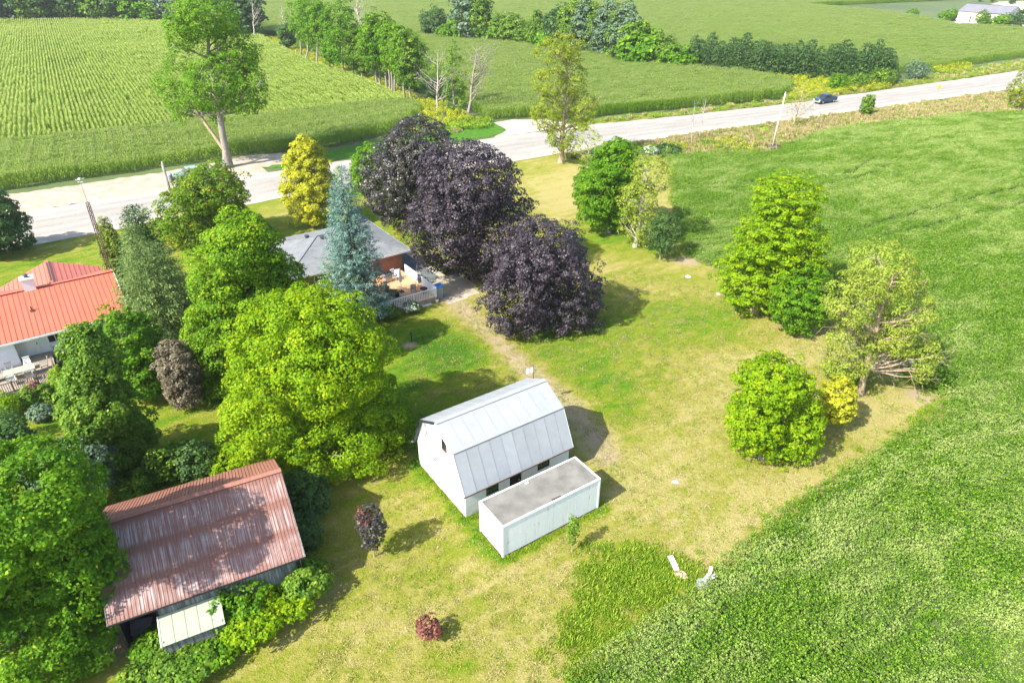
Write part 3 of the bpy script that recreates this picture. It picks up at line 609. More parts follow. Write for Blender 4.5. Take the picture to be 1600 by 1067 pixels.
patch('rough_grass', GG([(1455, 585), (1472, 640), (1405, 695), (1320, 745), (1250, 795), (1200, 835), (1175, 835), (1235, 785), (1305, 735), (1395, 680), (1445, 640), (1440, 600)]), 5, GB, 'strip of taller grass where the dry mown track meets the beans', 'grass', .4, .9, 4)
patch('roadside_weeds', VERGE_N, 2.6, GB[:2] + GD + WT[:1] + GD[:1], 'tan and green grass along the near side of the road', 'weeds', .7, 1.4, 5)
patch('roadside_weeds', GG([(960, 262), (1040, 247), (1100, 243), (1205, 240), (1215, 230), (1150, 222), (1080, 226), (1010, 234), (975, 245)]), 2.2, WT + WD + GG_[:1], 'leafy weeds with goldenrod near the roadside pole', 'weeds', .8, 1.7, 6, None, 4)
patch('roadside_weeds', VERGE_F, 1.2, GB[:2] + GD[:1] + WT, 'green and yellow weeds on the far side of the road', 'weeds', .8, 1.5, 7)
patch('goldenrod', GG([(1200, 122), (1250, 140), (1225, 158), (1300, 150), (1390, 140), (1395, 132), (1300, 128)]), 1.2, GG_ + WT[:1], 'yellow goldenrod between the corn and the plantation, near the pickup', 'weeds', .8, 1.6, 8)
patch('goldenrod', GG([(1450, 108), (1470, 120), (1515, 112), (1510, 103)]), .9, GG_ + WT, 'yellow green brush beyond the road under the far barn', 'weeds', 1, 1.9, 9)
patch('goldenrod', GG([(400, 66), (417, 70), (470, 100), (540, 127), (597, 152), (655, 183), (700, 200), (745, 190), (700, 168), (640, 150), (570, 118), (500, 92), (440, 66), (410, 58)]), 1.3, GG_, 'band of yellow goldenrod under the row of trees in the corn', 'weeds', .8, 1.5, 10)
patch('undergrowth', GG([(420, 60), (500, 88), (570, 112), (640, 142), (700, 162), (745, 180), (728, 150), (690, 105), (655, 64), (560, 66), (450, 55)]), .45, WD + WT[:1], 'green undergrowth behind the row of trees', 'weeds', 1.2, 2.6, 12)
patch('undergrowth', GG([(640, 202), (655, 185), (700, 190), (745, 188), (770, 190), (700, 212), (660, 216)]), 2, WT + GD[:1], 'weeds round the foot of the bare trees by the road', 'weeds', .8, 1.6, 13)
# taller uncut grass along the foot of the barn and the container
rg_ = np.random.RandomState(31); FX = []; FY = []
for ln in BASES:
    for (x0, y0), (x1, y1) in zip(ln[:-1], ln[1:]):
        n_ = int(math.hypot(x1 - x0, y1 - y0) * 9); t = rg_.rand(n_); FX.append(x0 + (x1 - x0) * t + rg_.normal(size=n_) * .12); FY.append(y0 + (y1 - y0) * t + rg_.normal(size=n_) * .12)
FX = np.concatenate(FX); FY = np.concatenate(FY)
scatter('uncut_grass', np.stack([FX, FY, 0 * FX], 1), rg_.rand(len(FX)) * 6.283, rg_.uniform(.25, .6, len(FX)), GB, 'uncut green grass along the foot of the white barn and container', 'grass', None, .1, 32)
# thin tufts all over the nearer lawn
GL = [blades(110 + i, 'leaf_weed', .30, .10, 26, .018, .9) for i in range(2)] + [blades(120 + i, 'leaf_dry', .30, .09, 26, .018, .9) for i in range(2)]
nearlawn = GG([(470, 1067), (430, 1110), (860, 1110), (1000, 975), (1200, 825), (1440, 650), (1300, 500), (1000, 420), (720, 470), (640, 560), (540, 760), (470, 900)])
patch('grass', nearlawn, 7, GL, 'short patchy green and straw coloured grass of the mown yard', 'grass', .6, 1.3, 14)
# ------------------------------------------------------------------ building materials
def metal_sheet(name, c1, c2, streak=.5, rough=.5, spec=.4, metal=0., sc=(9, .8, 1), stops=(.35, .7), tint=.06):
    """sheet metal: streaks running down the slope (local y), each sheet a little different"""
    m, nt, b = newmat(name); oc = objc(nt); rn = N(nt, 'ShaderNodeObjectInfo').outputs['Random']
    mp = N(nt, 'ShaderNodeMapping'); mp.inputs['Scale'].default_value = sc; nt.links.new(oc, mp.inputs[0])
    cv = N(nt, 'ShaderNodeCombineXYZ'); nt.links.new(mth(nt, 'MULTIPLY', rn, 57.), cv.inputs[0]); nt.links.new(mth(nt, 'MULTIPLY', rn, 31.), cv.inputs[1]); nt.links.new(cv.outputs[0], mp.inputs['Location'])
    n = N(nt, 'ShaderNodeTexNoise'); n.inputs['Scale'].default_value = 1; n.inputs['Detail'].default_value = 5; n.inputs['Roughness'].default_value = .65; nt.links.new(mp.outputs[0], n.inputs['Vector'])
    col = rgb(nt, c1, c2, mth(nt, 'MULTIPLY', ramp(nt, n.outputs['Fac'], [(stops[0], (0, 0, 0)), (stops[1], (1, 1, 1))]), streak))
    hs = N(nt, 'ShaderNodeHueSaturation'); nt.links.new(col, hs.inputs['Color']); nt.links.new(mth(nt, 'ADD', mth(nt, 'MULTIPLY', rn, tint * 2), 1 - tint), hs.inputs['Value'])
    nt.links.new(hs.outputs[0], b.inputs['Base Color']); b.inputs['Roughness'].default_value = rough; b.inputs['Specular IOR Level'].default_value = spec; b.inputs['Metallic'].default_value = metal
    return m, nt, b, n.outputs['Fac'], oc
metal_sheet('galvanised', (.31, .325, .33), (.24, .255, .265), .6, .45, .5, 0, (1.2, 1.2, 1.2))
metal_sheet('red_metal', (.48, .125, .07), (.38, .09, .05), .5, .42, .4, 0, (1, .5, 1))
m, nt, b, nz, oc = metal_sheet('rusty_sheet', (.225, .115, .09), (.40, .34, .32), .8, .75, .25, 0, (16, .45, 1), (.46, .60), .13)
# worn paint: bare rust towards the sheet's upper lap and lower edge, blotches of pure rust
sx = N(nt, 'ShaderNodeSeparateXYZ'); nt.links.new(oc, sx.inputs[0]); yy = mth(nt, 'ADD', sx.outputs[1], mth(nt, 'MULTIPLY', mth(nt, 'SUBTRACT', noise(nt, oc, 2.2, 3), .5), .5))
band = ramp(nt, mth(nt, 'DIVIDE', yy, 1.7), [(0, (.9, .9, .9)), (.16, (0, 0, 0)), (.62, (0, 0, 0)), (.86, (.95, .95, .95)), (1, (1, 1, 1))])
blot = ramp(nt, noise(nt, pos(nt), .7, 4, .6), [(.5, (0, 0, 0)), (.64, (.8, .8, .8))])
old = b.inputs['Base Color'].links[0].from_socket; c = rgb(nt, old, (.21, .10, .075), mth(nt, 'MAXIMUM', band, blot)); nt.links.new(c, b.inputs['Base Color'])
metal_sheet('rust_plain', (.30, .135, .09), (.24, .10, .07), .8, .7, .3, 0, (6, 1, 1))
metal_sheet('old_plank', (.085, .095, .09), (.24, .25, .24), 1., .95, .1, 0, (9, 9, .8), (.4, .65), .2)
def white_wall():
    m, nt, b = newmat('whitewash'); oc = objc(nt); s = N(nt, 'ShaderNodeSeparateXYZ'); nt.links.new(oc, s.inputs[0])
    n = noise(nt, oc, 1.6, 5, .65); n2 = noise(nt, oc, 1., 4, .7, 0, (9, 9, .7)); low = ramp(nt, mth(nt, 'ADD', mth(nt, 'DIVIDE', s.outputs[2], 3.), mth(nt, 'MULTIPLY', n, .5)), [(.3, (.8, .8, .8)), (.75, (0, 0, 0))])
    c = rgb(nt, (.66, .67, .66), (.34, .32, .27), mth(nt, 'MULTIPLY', ramp(nt, n, [(.4, (0, 0, 0)), (.62, (1, 1, 1))]), low)); c = rgb(nt, c, (.56, .58, .56), ramp(nt, n2, [(.5, (0, 0, 0)), (.75, (.5, .5, .5))]))
    nt.links.new(c, b.inputs['Base Color']); b.inputs['Roughness'].default_value = .85; bump(nt, b, n, .3, .03)
white_wall()
def box_white():
    m, nt, b = newmat('painted_box'); oc = objc(nt); n = noise(nt, oc, 1., 4, .7, .2, (5, 5, .5)); n2 = noise(nt, oc, 2.5, 4, .6)
    c = rgb(nt, (.72, .74, .75), (.50, .50, .46), ramp(nt, n, [(.56, (0, 0, 0)), (.78, (.7, .7, .7))])); c = rgb(nt, c, (.42, .34, .2), ramp(nt, mth(nt, 'MULTIPLY', n, n2), [(.33, (0, 0, 0)), (.45, (.7, .7, .7))]))
    nt.links.new(c, b.inputs['Base Color']); b.inputs['Roughness'].default_value = .5
box_white()
def shingle():
    m, nt, b = newmat('grey_shingle'); oc = objc(nt); br = N(nt, 'ShaderNodeTexBrick'); br.inputs['Scale'].default_value = 1; br.inputs['Brick Width'].default_value = .33; br.inputs['Row Height'].default_value = .16; br.inputs['Mortar Size'].default_value = .008
    br.inputs['Color1'].default_value = (.17, .18, .185, 1); br.inputs['Color2'].default_value = (.12, .13, .14, 1); br.inputs['Mortar'].default_value = (.09, .09, .09, 1); nt.links.new(oc, br.inputs['Vector'])
    nt.links.new(rgb(nt, br.outputs[0], (.20, .21, .205), ramp(nt, noise(nt, oc, .8, 5, .7), [(.4, (0, 0, 0)), (.7, (.8, .8, .8))])), b.inputs['Base Color']); b.inputs['Roughness'].default_value = .95; bump(nt, b, br.outputs[0], .4, .02)
shingle()
def brickwall():
    m, nt, b = newmat('red_brick'); oc = objc(nt); mp = N(nt, 'ShaderNodeMapping'); mp.inputs['Rotation'].default_value = (R(90), 0, 0); nt.links.new(oc, mp.inputs[0])
    br = N(nt, 'ShaderNodeTexBrick'); br.inputs['Scale'].default_value = 1; br.inputs['Brick Width'].default_value = .22; br.inputs['Row Height'].default_value = .075; br.inputs['Mortar Size'].default_value = .006
    br.inputs['Color1'].default_value = (.30, .105, .055, 1); br.inputs['Color2'].default_value = (.20, .07, .04, 1); br.inputs['Mortar'].default_value = (.3, .25, .2, 1); nt.links.new(mp.outputs[0], br.inputs['Vector'])
    nt.links.new(rgb(nt, br.outputs[0], (.35, .15, .07), ramp(nt, noise(nt, oc, 1.4, 4), [(.4, (0, 0, 0)), (.7, (.6, .6, .6))])), b.inputs['Base Color']); b.inputs['Roughness'].default_value = .9; bump(nt, b, br.outputs[0], .5, .01)
brickwall()
F = flat_mat
F('white_paint', (.78, .79, .79), .5, .05, 2); F('white_trim', (.76, .76, .74), .5, .04, 3); F('siding', (.74, .76, .79), .55, .04, 1.5); F('dark_trim', (.03, .032, .04), .5, .1); F('dark_inside', (.012, .012, .014), .8, .1); F('cream', (.66, .60, .48), .7, .06, .6)
F('roof_slate', (.17, .17, .19), .6, .06, .5); F('box_roof', (.20, .19, .165), .8, .15, 1.1, b2=(.12, .115, .10)); F('deck_wood', (.56, .33, .17), .7, .1, 2., b2=(.45, .26, .13)); F('deck_grey', (.33, .28, .22), .85, .15, 2.); F('rail_brown', (.17, .12, .08), .8, .15)
F('pale_green_sheet', (.33, .37, .26), .6, .08, 1.4); F('blue_plastic', (.03, .20, .52), .4, .05); F('bin_grey', (.26, .31, .33), .5, .1); F('black_plastic', (.015, .015, .018), .4, .1); F('grey_metal', (.34, .34, .35), .4, .1, metal=.3); F('dark_metal', (.06, .06, .065), .5, .1); F('rust_dark', (.10, .06, .045), .8, .2)
F('pole_wood', (.25, .235, .21), .9, .15, 2.); F('pole_pale', (.58, .54, .47), .9, .1, 2.); F('concrete_pale', (.5, .48, .44), .9, .1); F('stone_white', (.6, .57, .5), .9, .1, 4.); F('canvas_white', (.7, .69, .65), .8, .05); F('brown_wood', (.2, .13, .08), .85, .15); F('tan_stone', (.52, .40, .27), .9, .1, 3)
F('car_blue', (.02, .045, .085), .25, .1, spec=.6); F('car_silver', (.22, .28, .33), .3, .1, spec=.6); F('tyre', (.015, .015, .015), .8, .1); F('rim', (.45, .46, .48), .35, .05, metal=.5); F('lamp_white', (.7, .7, .68), .2, .02); F('sign_yellow', (.60, .58, .02), .5, .03); F('sign_black', (.01, .01, .01), .5, .03)
m, nt, b = newmat('window_glass'); b.inputs['Base Color'].default_value = (.02, .025, .03, 1); b.inputs['Roughness'].default_value = .06; b.inputs['Specular IOR Level'].default_value = .8

def window(parent, a0, a1, z0, z1, face=0., out=-1, frame='white_trim', mull=1, glass='window_glass', ax='x', fw=.07):
    """a window on a wall that lies at local y=face (ax x) or local x=face (ax y); frame with panes as sub-parts"""
    f = MB(); d = .05 * out
    def bar(p0, p1, q0, q1, dd=0):
        lo, hi = sorted((face - .04 * out, face + d + dd))
        (f.box(p0, p1, lo, hi, q0, q1) if ax == 'x' else f.box(lo, hi, p0, p1, q0, q1))
    bar(a0, a1, z0, z0 + fw, .03 * out); bar(a0, a1, z1 - fw, z1); bar(a0, a0 + fw, z0 + fw, z1 - fw); bar(a1 - fw, a1, z0 + fw, z1 - fw)
    for i in range(1, mull + 1): c = a0 + (a1 - a0) * i / (mull + 1); bar(c - fw * .4, c + fw * .4, z0 + fw, z1 - fw)
    w_ = f.build('window', frame, parent)
    for i in range(mull + 1):
        p0 = a0 + (a1 - a0) * i / (mull + 1) + fw * .45; p1 = a0 + (a1 - a0) * (i + 1) / (mull + 1) - fw * .45
        lo, hi = sorted((face + .012 * out, face + .022 * out))
        g_ = MB(); (g_.box(p0, p1, lo, hi, z0 + fw * .9, z1 - fw * .9) if ax == 'x' else g_.box(lo, hi, p0, p1, z0 + fw * .9, z1 - fw * .9)); g_.build('pane', glass, w_)
    return w_
def sloped(parent, name, mat, x0, wdt, p_low, p_high, th=.03, rib=.022, ribs=(0,), data={}, over=.0, lift=0.):
    """one roof sheet: local frame x across, y up the slope; shared between alike sheets"""
    (y0, z0), (y1, z1) = p_low, p_high; L = math.hypot(y1 - y0, z1 - z0); key = (name, mat, rib, round(wdt, 3), round(L, 3), tuple(ribs))
    if key not in data:
        q = MB(); q.box(.004, wdt - .004, 0, L, 0, th)
        for r in ribs: q.box(r * wdt + .005, r * wdt + .005 + rib, 0, L, th, th + rib * .8)
        data[key] = q.mesh(name, mat)
    o = bpy.data.objects.new(name, data[key]); COL.objects.link(o); o.parent = parent; o.location = (x0, y0, z0 + lift)
    o.rotation_euler = (math.atan2(z1 - z0, y1 - y0), 0, 0)
    return o

# ------------------------------------------------------------------ white gambrel barn
BA = R(34.5)
barn = thing('barn', 'small white gambrel barn with a pale grey metal roof in the middle of the yard', 'barn', (-2.92, 31.73, 0), BA)
L_, W_, WH, KH, KI, RH, OA, OE = 8.25, 6.25, 2.3, 4.56, 1.04, 5.64, .15, .32
def lrect(mb, x, y0, y1, z0, z1): mb.box(x, x + .12, y0, y1, z0, z1)
gl = MB(); prof = [(0, 0), (W_, 0), (W_, WH), (W_ - KI + .03, KH - .09), (W_ / 2, RH - .1), (KI - .03, KH - .09), (0, WH)]
gl.slab([(0, y, z) for y, z in prof], -.14); gl.build('end_wall', 'whitewash', barn)
gr_ = MB().slab([(L_ - .14, y, z) for y, z in prof], -.14).build('end_wall', 'whitewash', barn)
fw_ = MB()                                               # front wall with three openings
ops = [(1.55, 2.5, 1.05, 2.02), (3.35, 4.35, 0, 2.05), (5.6, 6.6, 1.15, 2.05)]; x = .14
for a, b_, z0, z1 in ops:
    fw_.box(x, a, 0, .14, 0, WH); fw_.box(a, b_, 0, .14, z1, WH)
    if z0 > 0: fw_.box(a, b_, 0, .14, 0, z0)
    x = b_
fw_.box(x, L_ - .14, 0, .14, 0, WH); fw_.build('front_wall', 'whitewash', barn)
MB().box(.14, L_ - .14, W_ - .14, W_, 0, WH).build('back_wall', 'whitewash', barn)
MB().box(.15, L_ - .15, .15, W_ - .15, -.02, .1).build('barn_floor', 'dark_inside', barn)
for a, b_, z0, z1 in (ops[0], ops[2]): window(barn, a, b_, z0, z1, .05, -1, 'dark_trim', 1, fw=.06)
dr = MB().box(3.4, 4.3, .09, .13, .1, 2.0).build('door', 'dark_inside', barn); MB().box(4.12, 4.2, .06, .09, 1., 1.12).build('handle', 'grey_metal', dr)
dj = MB(); dj.box(3.29, 3.35, -.03, .05, 0, 2.1); dj.box(4.35, 4.41, -.03, .05, 0, 2.1); dj.box(3.29, 4.41, -.03, .05, 2.05, 2.12); dj.build('door_frame', 'white_trim', barn)
hw = window(barn, 2.05, 2.62, 3.9, 4.75, 0, -1, 'rust_dark', 0, ax='y')
MB().box(-.05, .0, 3.62, 3.9, 2.15, 2.2).build('bracket', 'dark_trim', barn)
npn = 10; pw = (L_ + 2 * OA) / npn
sl = (KH - WH) / KI; low = (-OE * .45, WH - .12 - .02); 
faces = [((-.22, WH - .30), (KI - .02, KH)), ((KI - .02, KH + .01), (W_ / 2, RH))]
for i in range(npn):
    x = -OA + i * pw
    sloped(barn, 'roof_panel', 'galvanised', x, pw, *faces[0], ribs=(0,)); sloped(barn, 'roof_panel', 'galvanised', x, pw, *faces[1], ribs=(0,), rib=.012, lift=.012)
# the two far slopes are the same panels turned round
for i in range(npn):
    for (l, h), lf in zip(faces, (0, .012)):
        o = sloped(barn, 'roof_panel', 'galvanised', 0, pw, l, h, ribs=(0,)); ang = math.atan2(h[1] - l[1], h[0] - l[0])
        o.location = (-OA + (i + 1) * pw, W_ - l[0], l[1] + lf); o.rotation_euler = (ang, 0, math.pi)
rc = MB(); 
for s_ in (-1, 1): rc.slab([(-OA - .02, W_ / 2, RH + .085), (L_ + OA + .02, W_ / 2, RH + .085), (L_ + OA + .02, W_ / 2 + s_ * .2, RH + .02), (-OA - .02, W_ / 2 + s_ * .2, RH + .02)][::s_], .02)
rc.build('ridge_cap', 'galvanised', barn)
kf = MB(); kf.beam((-OA, KI - .03, KH + .05), (L_ + OA, KI - .03, KH + .05), .14, .02); kf.build('flashing', 'galvanised', barn)
bb = MB(); pts = [(W_ + .22, WH - .3), (W_ - KI, KH), (W_ / 2, RH)]
for (y0, z0), (y1, z1) in zip(pts[:-1], pts[1:]): bb.beam((-OA - .03, y0, z0 - .04), (-OA - .03, y1, z1 - .04), .05, .16)
bb.build('barge_board', 'dark_trim', barn)
pts = [(-.22, WH - .3), (KI - .02, KH), (W_ / 2, RH)]
for xx in (-OA - .03, L_ + OA + .03):
    bb = MB()
    for (y0, z0), (y1, z1) in zip(pts[:-1], pts[1:]): bb.beam((xx, y0, z0 - .04), (xx, y1, z1 - .04), .04, .08)
    bb.build('barge_board', 'white_trim', barn)
gt = MB(); gt.beam((-OA - .1, -.27, WH - .31), (L_ + OA + .05, -.27, WH - .31), .07, .06); gt.build('gutter', 'rust_dark', barn)
(MB().box(-.35, .05, W_ + .2, W_ + .32, WH - .35, WH - .27).build('gutter', 'grey_metal', barn))

# ------------------------------------------------------------------ storage box beside the barn
bx = thing('storage_container', 'long white box container with a flat dirty grey roof beside the barn', 'container', (-.55, 28.44, 0), R(34.03))
CL, CW, CH = 7.39, 2.58, 2.54
MB().box(.1, CL - .1, .1, CW - .1, .12, CH - .09).build('body', 'dark_inside', bx)
for nme, (x0, x1, y0, y1) in (('side_wall', (.12, CL - .12, .03, .09)), ('side_wall', (.12, CL - .12, CW - .09, CW - .03)), ('end_wall', (.03, .09, .12, CW - .12)), ('end_wall', (CL - .09, CL - .03, .12, CW - .12))):
    q = MB(); q.box(x0, x1, y0, y1, .12, CH - .12)
    if x1 - x0 > 1:
        for k in range(1, 12): xx = x0 + (x1 - x0) * k / 12; yo = y0 - .003 if y0 < 1 else y1; q.box(xx - .008, xx + .008, yo, yo + .003, .14, CH - .14)
    q.build(nme, 'painted_box', bx)
MB().box(.10, CL - .10, .10, CW - .10, CH - .085, CH - .03).build('roof', 'box_roof', bx)
for x in (0, CL - .12):
    for y in (0, CW - .12): MB().box(x, x + .12, y, y + .12, .05, CH).build('corner_post', 'painted_box', bx)
q = MB(); q.box(.12, CL - .12, 0, .11, CH - .12, CH); q.box(.12, CL - .12, CW - .11, CW, CH - .12, CH); q.box(0, .11, .12, CW - .12, CH - .12, CH); q.box(CL - .11, CL, .12, CW - .12, CH - .12, CH); q.build('top_rail', 'painted_box', bx)
q = MB(); q.box(.12, CL - .12, 0, .10, .03, .12); q.box(.12, CL - .12, CW - .10, CW, .03, .12); q.box(0, .10, .12, CW - .12, .03, .12); q.box(CL - .10, CL, .12, CW - .12, .03, .12); q.build('bottom_rail', 'rust_dark', bx)
q = MB(); q.box(-.015, 0, CW / 2 - .01, CW / 2 + .01, .15, CH - .15); q.tube((-.03, CW / 2 - .15, .2), (-.03, CW / 2 - .15, CH - .2), .015); q.tube((-.03, CW / 2 + .15, .2), (-.03, CW / 2 + .15, CH - .2), .015); q.build('door_bars', 'white_trim', bx)
MB().box(3.7, 4.35, .14, .22, CH - .025, CH + .03).build('roof_patch', 'rust_dark', bx); MB().box(3.2, 3.42, 2.2, 2.32, CH - .025, CH + .04).build('roof_patch', 'white_trim', bx)

# ------------------------------------------------------------------ rusty barn, lower left
rb = thing('rusty_roof_barn', 'old grey plank barn under a rusty red metal roof, lower left', 'barn', (-11.14, 25.88, 0), R(27.2))
RL, RWd, REH, RRH = 9.5, 9.1, 3.0, 5.55
ncol, nrow = 13, 3; cw = RL / ncol
sd_len = math.hypot(RWd / 2, RRH - REH)
for i in range(ncol):
    for j in range(nrow):
        f0 = max(0, j / nrow - .012); f1 = (j + 1) / nrow
        a = (RWd / 2 * f0, REH + (RRH - REH) * f0); b_ = (RWd / 2 * f1, REH + (RRH - REH) * f1)
        sloped(rb, 'roof_sheet', 'rusty_sheet', -RL + i * cw, cw, a, b_, th=.012, rib=.03, ribs=(0, .25, .5, .75), lift=.014 * (nrow - j) * 0 + .012 * j)
    o = sloped(rb, 'roof_sheet', 'rust_plain', 0, cw, (0, REH), (RWd / 2, RRH), th=.012, rib=.03, ribs=(0, .25, .5, .75)); o.location = (-RL + (i + 1) * cw, RWd, REH + .01); o.rotation_euler[2] = math.pi
q = MB()
for s_ in (-1, 1): q.slab([(-RL - .02, RWd / 2, RRH + .12), (.02, RWd / 2, RRH + .12), (.02, RWd / 2 + s_ * .2, RRH + .02), (-RL - .02, RWd / 2 + s_ * .2, RRH + .02)][::s_], .015)
q.build('ridge_cap', 'rust_plain', rb)
q = MB(); q.slab([(-.3, .35, 0), (-.3, RWd - .35, 0), (-.3, RWd - .35, REH + .1), (-.3, RWd / 2, RRH - .1), (-.3, .35, REH + .1)], .1); q.slab([(-RL + .4, .35, 0), (-RL + .4, RWd - .35, 0), (-RL + .4, RWd - .35, REH + .1), (-RL + .4, RWd / 2, RRH - .1), (-RL + .4, .35, REH + .1)], .1)
q.box(-7.5, -.4, .36, .42, 0, REH + .1); q.box(-RL + .4, -.4, RWd - .42, RWd - .36, 0, REH + .1); q.build('wall_frame', 'dark_inside', rb)
pm = MB().box(0, .235, 0, .035, 0, REH + .1).mesh('plank', 'old_plank'); rg = random.Random(4)
for i in range(35):
    if -RL + .42 + i * .245 < -7.55: continue
    o = ob('plank', pm, rb, (-RL + .42 + i * .245, .30 + rg.uniform(-.012, .012), rg.uniform(-.05, .03)))
for i in range(34):
    y = .36 + i * .247; hh = REH + (RRH - REH) * (1 - abs(y + .12 - RWd / 2) / (RWd / 2)) - .12
    o = MB().box(-.285, -.25, y, y + .235, 0, hh).build('plank', 'old_plank', rb)
MB().beam((-RL, -.02, REH - .03), (0, -.02, REH - .03), .05, .09).build('eave_board', 'dark_trim', rb)
for x in (.0, -RL):
    q = MB(); q.beam((x, 0, REH - .04), (x, RWd / 2, RRH - .04), .05, .1); q.beam((x, RWd, REH - .04), (x, RWd / 2, RRH - .04), .05, .1); q.build('barge_board', 'old_plank', rb)
sh = thing('lean_to', 'low pale green sheet roofed lean-to against the rusty barn, half under vines', 'shed', (-11.14, 25.88, 0), R(27.2))
q = MB(); sx0, sx1 = -7.45, -4.5
pmn = 5
for i in range(pmn): sloped(sh, 'roof_panel', 'pale_green_sheet', sx0 + i * (sx1 - sx0) / pmn, (sx1 - sx0) / pmn, (-1.35, 1.75), (.28, 2.15), th=.03, rib=.02, ribs=(0,))
q.box(sx0 + .08, sx1 - .08, -1.25, -1.2, 0, 1.72); q.box(sx0 + .08, sx0 + .13, -1.2, .28, 0, 1.85); q.box(sx1 - .13, sx1 - .08, -1.2, .28, 0, 1.85); q.build('wall', 'old_plank', sh)
MB().beam((sx0 - .03, -1.36, 1.75), (sx0 - .03, .28, 2.15), .05, .08).build('edge_trim', 'white_trim', sh)

# ------------------------------------------------------------------ brick bungalow with grey hip roof
hs = thing('bungalow', 'red brick bungalow with a grey shingle hip roof behind the blue spruce', 'house', (*HO, 0), HAZ)
x0, x1, y1_, ez, rz_ = -13.6, .3, 11.2, 2.75, 4.35; m_ = y1_ / 2; A_, B_ = (x0 + m_, m_, rz_), (x1 - m_, m_, rz_)
c00, c10, c11, c01 = (x0, 0, ez), (x1, 0, ez), (x1, y1_, ez), (x0, y1_, ez)
for p in ((c00, c10, B_, A_), (c10, c11, B_), (c11, c01, A_, B_), (c01, c00, A_)): MB().slab(p, .10).build('roof_slope', 'grey_shingle', hs)
q = MB(); q.box(x0, x1, -.03, .0, ez - .2, ez - .01); q.box(x0, x1, y1_, y1_ + .03, ez - .2, ez - .01); q.box(x1, x1 + .03, -.03, y1_ + .03, ez - .2, ez - .01); q.box(x0 - .03, x0, -.03, y1_ + .03, ez - .2, ez - .01); q.build('fascia', 'white_trim', hs)
for a, b_ in ((c00, A_), (c10, B_), (c11, B_), (c01, A_), (A_, B_)): MB().beam(Vector(a) + Vector((0, 0, .03)), Vector(b_) + Vector((0, 0, .03)), .22, .05).build('hip_cap', 'grey_shingle', hs)
MB().box(x0 + .6, x1 - .85, .62, y1_ - .6, 0, ez - .15).build('wall', 'red_brick', hs)
MB().box(x0 + .1, x1 - .1, .05, y1_ - .05, ez - .16, ez - .11).build('soffit', 'white_trim', hs)
window(hs, -10.5, -8.7, 1.0, 2.2, .62, -1); window(hs, -7.6, -6.2, 1.0, 2.2, .62, -1); window(hs, 3, 4.4, 1.0, 2.2, x1 - .85, 1, ax='y'); window(hs, 7, 8.4, 1.0, 2.2, x1 - .85, 1, ax='y')
d_ = MB().box(-4.9, -4.0, .57, .62, .3, 2.3).build('door', 'white_paint', hs); MB().tube((-4.15, .54, 1.3), (-4.05, .54, 1.3), .02).build('handle', 'dark_metal', d_)
for a, b__ in ((-8.8, 6.3), (-7.6, 5.0)):
    zz = ez + (rz_ - ez) * (min(b__, y1_ - b__, a - x0) / m_); q = MB(); q.lathe((a, b__, zz), [(.2, 0), (.2, .18), (.26, .19), (.24, .28), (0.02, .3)], 10); q.build('roof_vent', 'dark_metal', hs)

# ------------------------------------------------------------------ deck of the bungalow
def rail_part(parent, p0, p1, z0, h, mat, n, post=.1):
    a = Vector(p0); b_ = Vector(p1); q = MB(); q.beam((*a, z0 + h), (*b_, z0 + h), .09, .06); q.beam((*a, z0 + .1), (*b_, z0 + .1), .05, .05); q.build('rail', mat, parent)
    q = MB()
    for i in range(1, n): c = a.lerp(b_, i / n); q.box(c.x - .022, c.x + .022, c.y - .022, c.y + .022, z0 + .1, z0 + h)
    q.build('balusters', mat, parent, kind='stuff')
def post_(parent, p, z0, z1, mat, r=.06): MB().box(p[0] - r, p[0] + r, p[1] - r, p[1] + r, z0, z1).build('post', mat, parent)
dk = thing('deck', 'tan wooden deck with white railing on the front of the brick bungalow', 'deck', (*HO, 0), HAZ)
q = MB(); DX0, DX1, DY0, DY1 = -6.1, -.95, -7.7, .6; k = 0
while DY0 + k * .145 < DY1 - .01: q.box(DX0, DX1, DY0 + k * .145, DY0 + k * .145 + .137, .52, .58); k += 1
q.build('boards', 'deck_wood', dk, kind='stuff'); q = MB(); q.box(DX0 + .02, DX1 - .02, DY0 + .02, DY0 + .07, .0, .52); q.box(DX1 - .07, DX1 - .02, DY0 + .08, DY1, 0, .52); q.box(DX0 + .02, DX0 + .07, DY0 + .08, DY1, 0, .52); q.build('skirt', 'deck_grey', dk)
for p in ((DX0, DY0), ((DX0 + DX1) / 2, DY0), (DX1, DY0), (DX0, -4), (DX0, -1), (DX1, -3.7)): post_(dk, (p[0] + (.07 if p[0] < -5 else -.07 if p[0] > -1.5 else 0), p[1] + .07 * (p[1] == DY0)), .58, 1.62, 'white_paint')
rail_part(dk, (DX0 + .1, DY0 + .07), (-3.6, DY0 + .07), .58, .95, 'white_paint', 13); rail_part(dk, (-3.45, DY0 + .07), (DX1 - .1, DY0 + .07), .58, .95, 'white_paint', 13); rail_part(dk, (DX0 + .07, DY0 + .15), (DX0 + .07, -4), .58, .95, 'white_paint', 26); rail_part(dk, (DX0 + .07, -4), (DX0 + .07, -1), .58, .95, 'white_paint', 22)
for y0, y1 in ((-7.6, -4.6), (-3.7, -.9)):
    q = MB(); k = 0
    while y0 + k * .15 < y1: q.box(DX1 - .09, DX1 - .05, y0 + k * .15, y0 + k * .15 + .135, .62, 1.58); k += 1
    q.box(DX1 - .12, DX1 - .02, y0, y1, 1.58, 1.66); q.build('privacy_panel', 'white_paint', dk)
q = MB(); q.box(DX1 + .0, DX1 + 1.0, -4.55, -3.75, 0, .3); q.box(DX1 + .0, DX1 + .5, -4.55, -3.75, .3, .5); q.build('steps', 'deck_wood', dk)
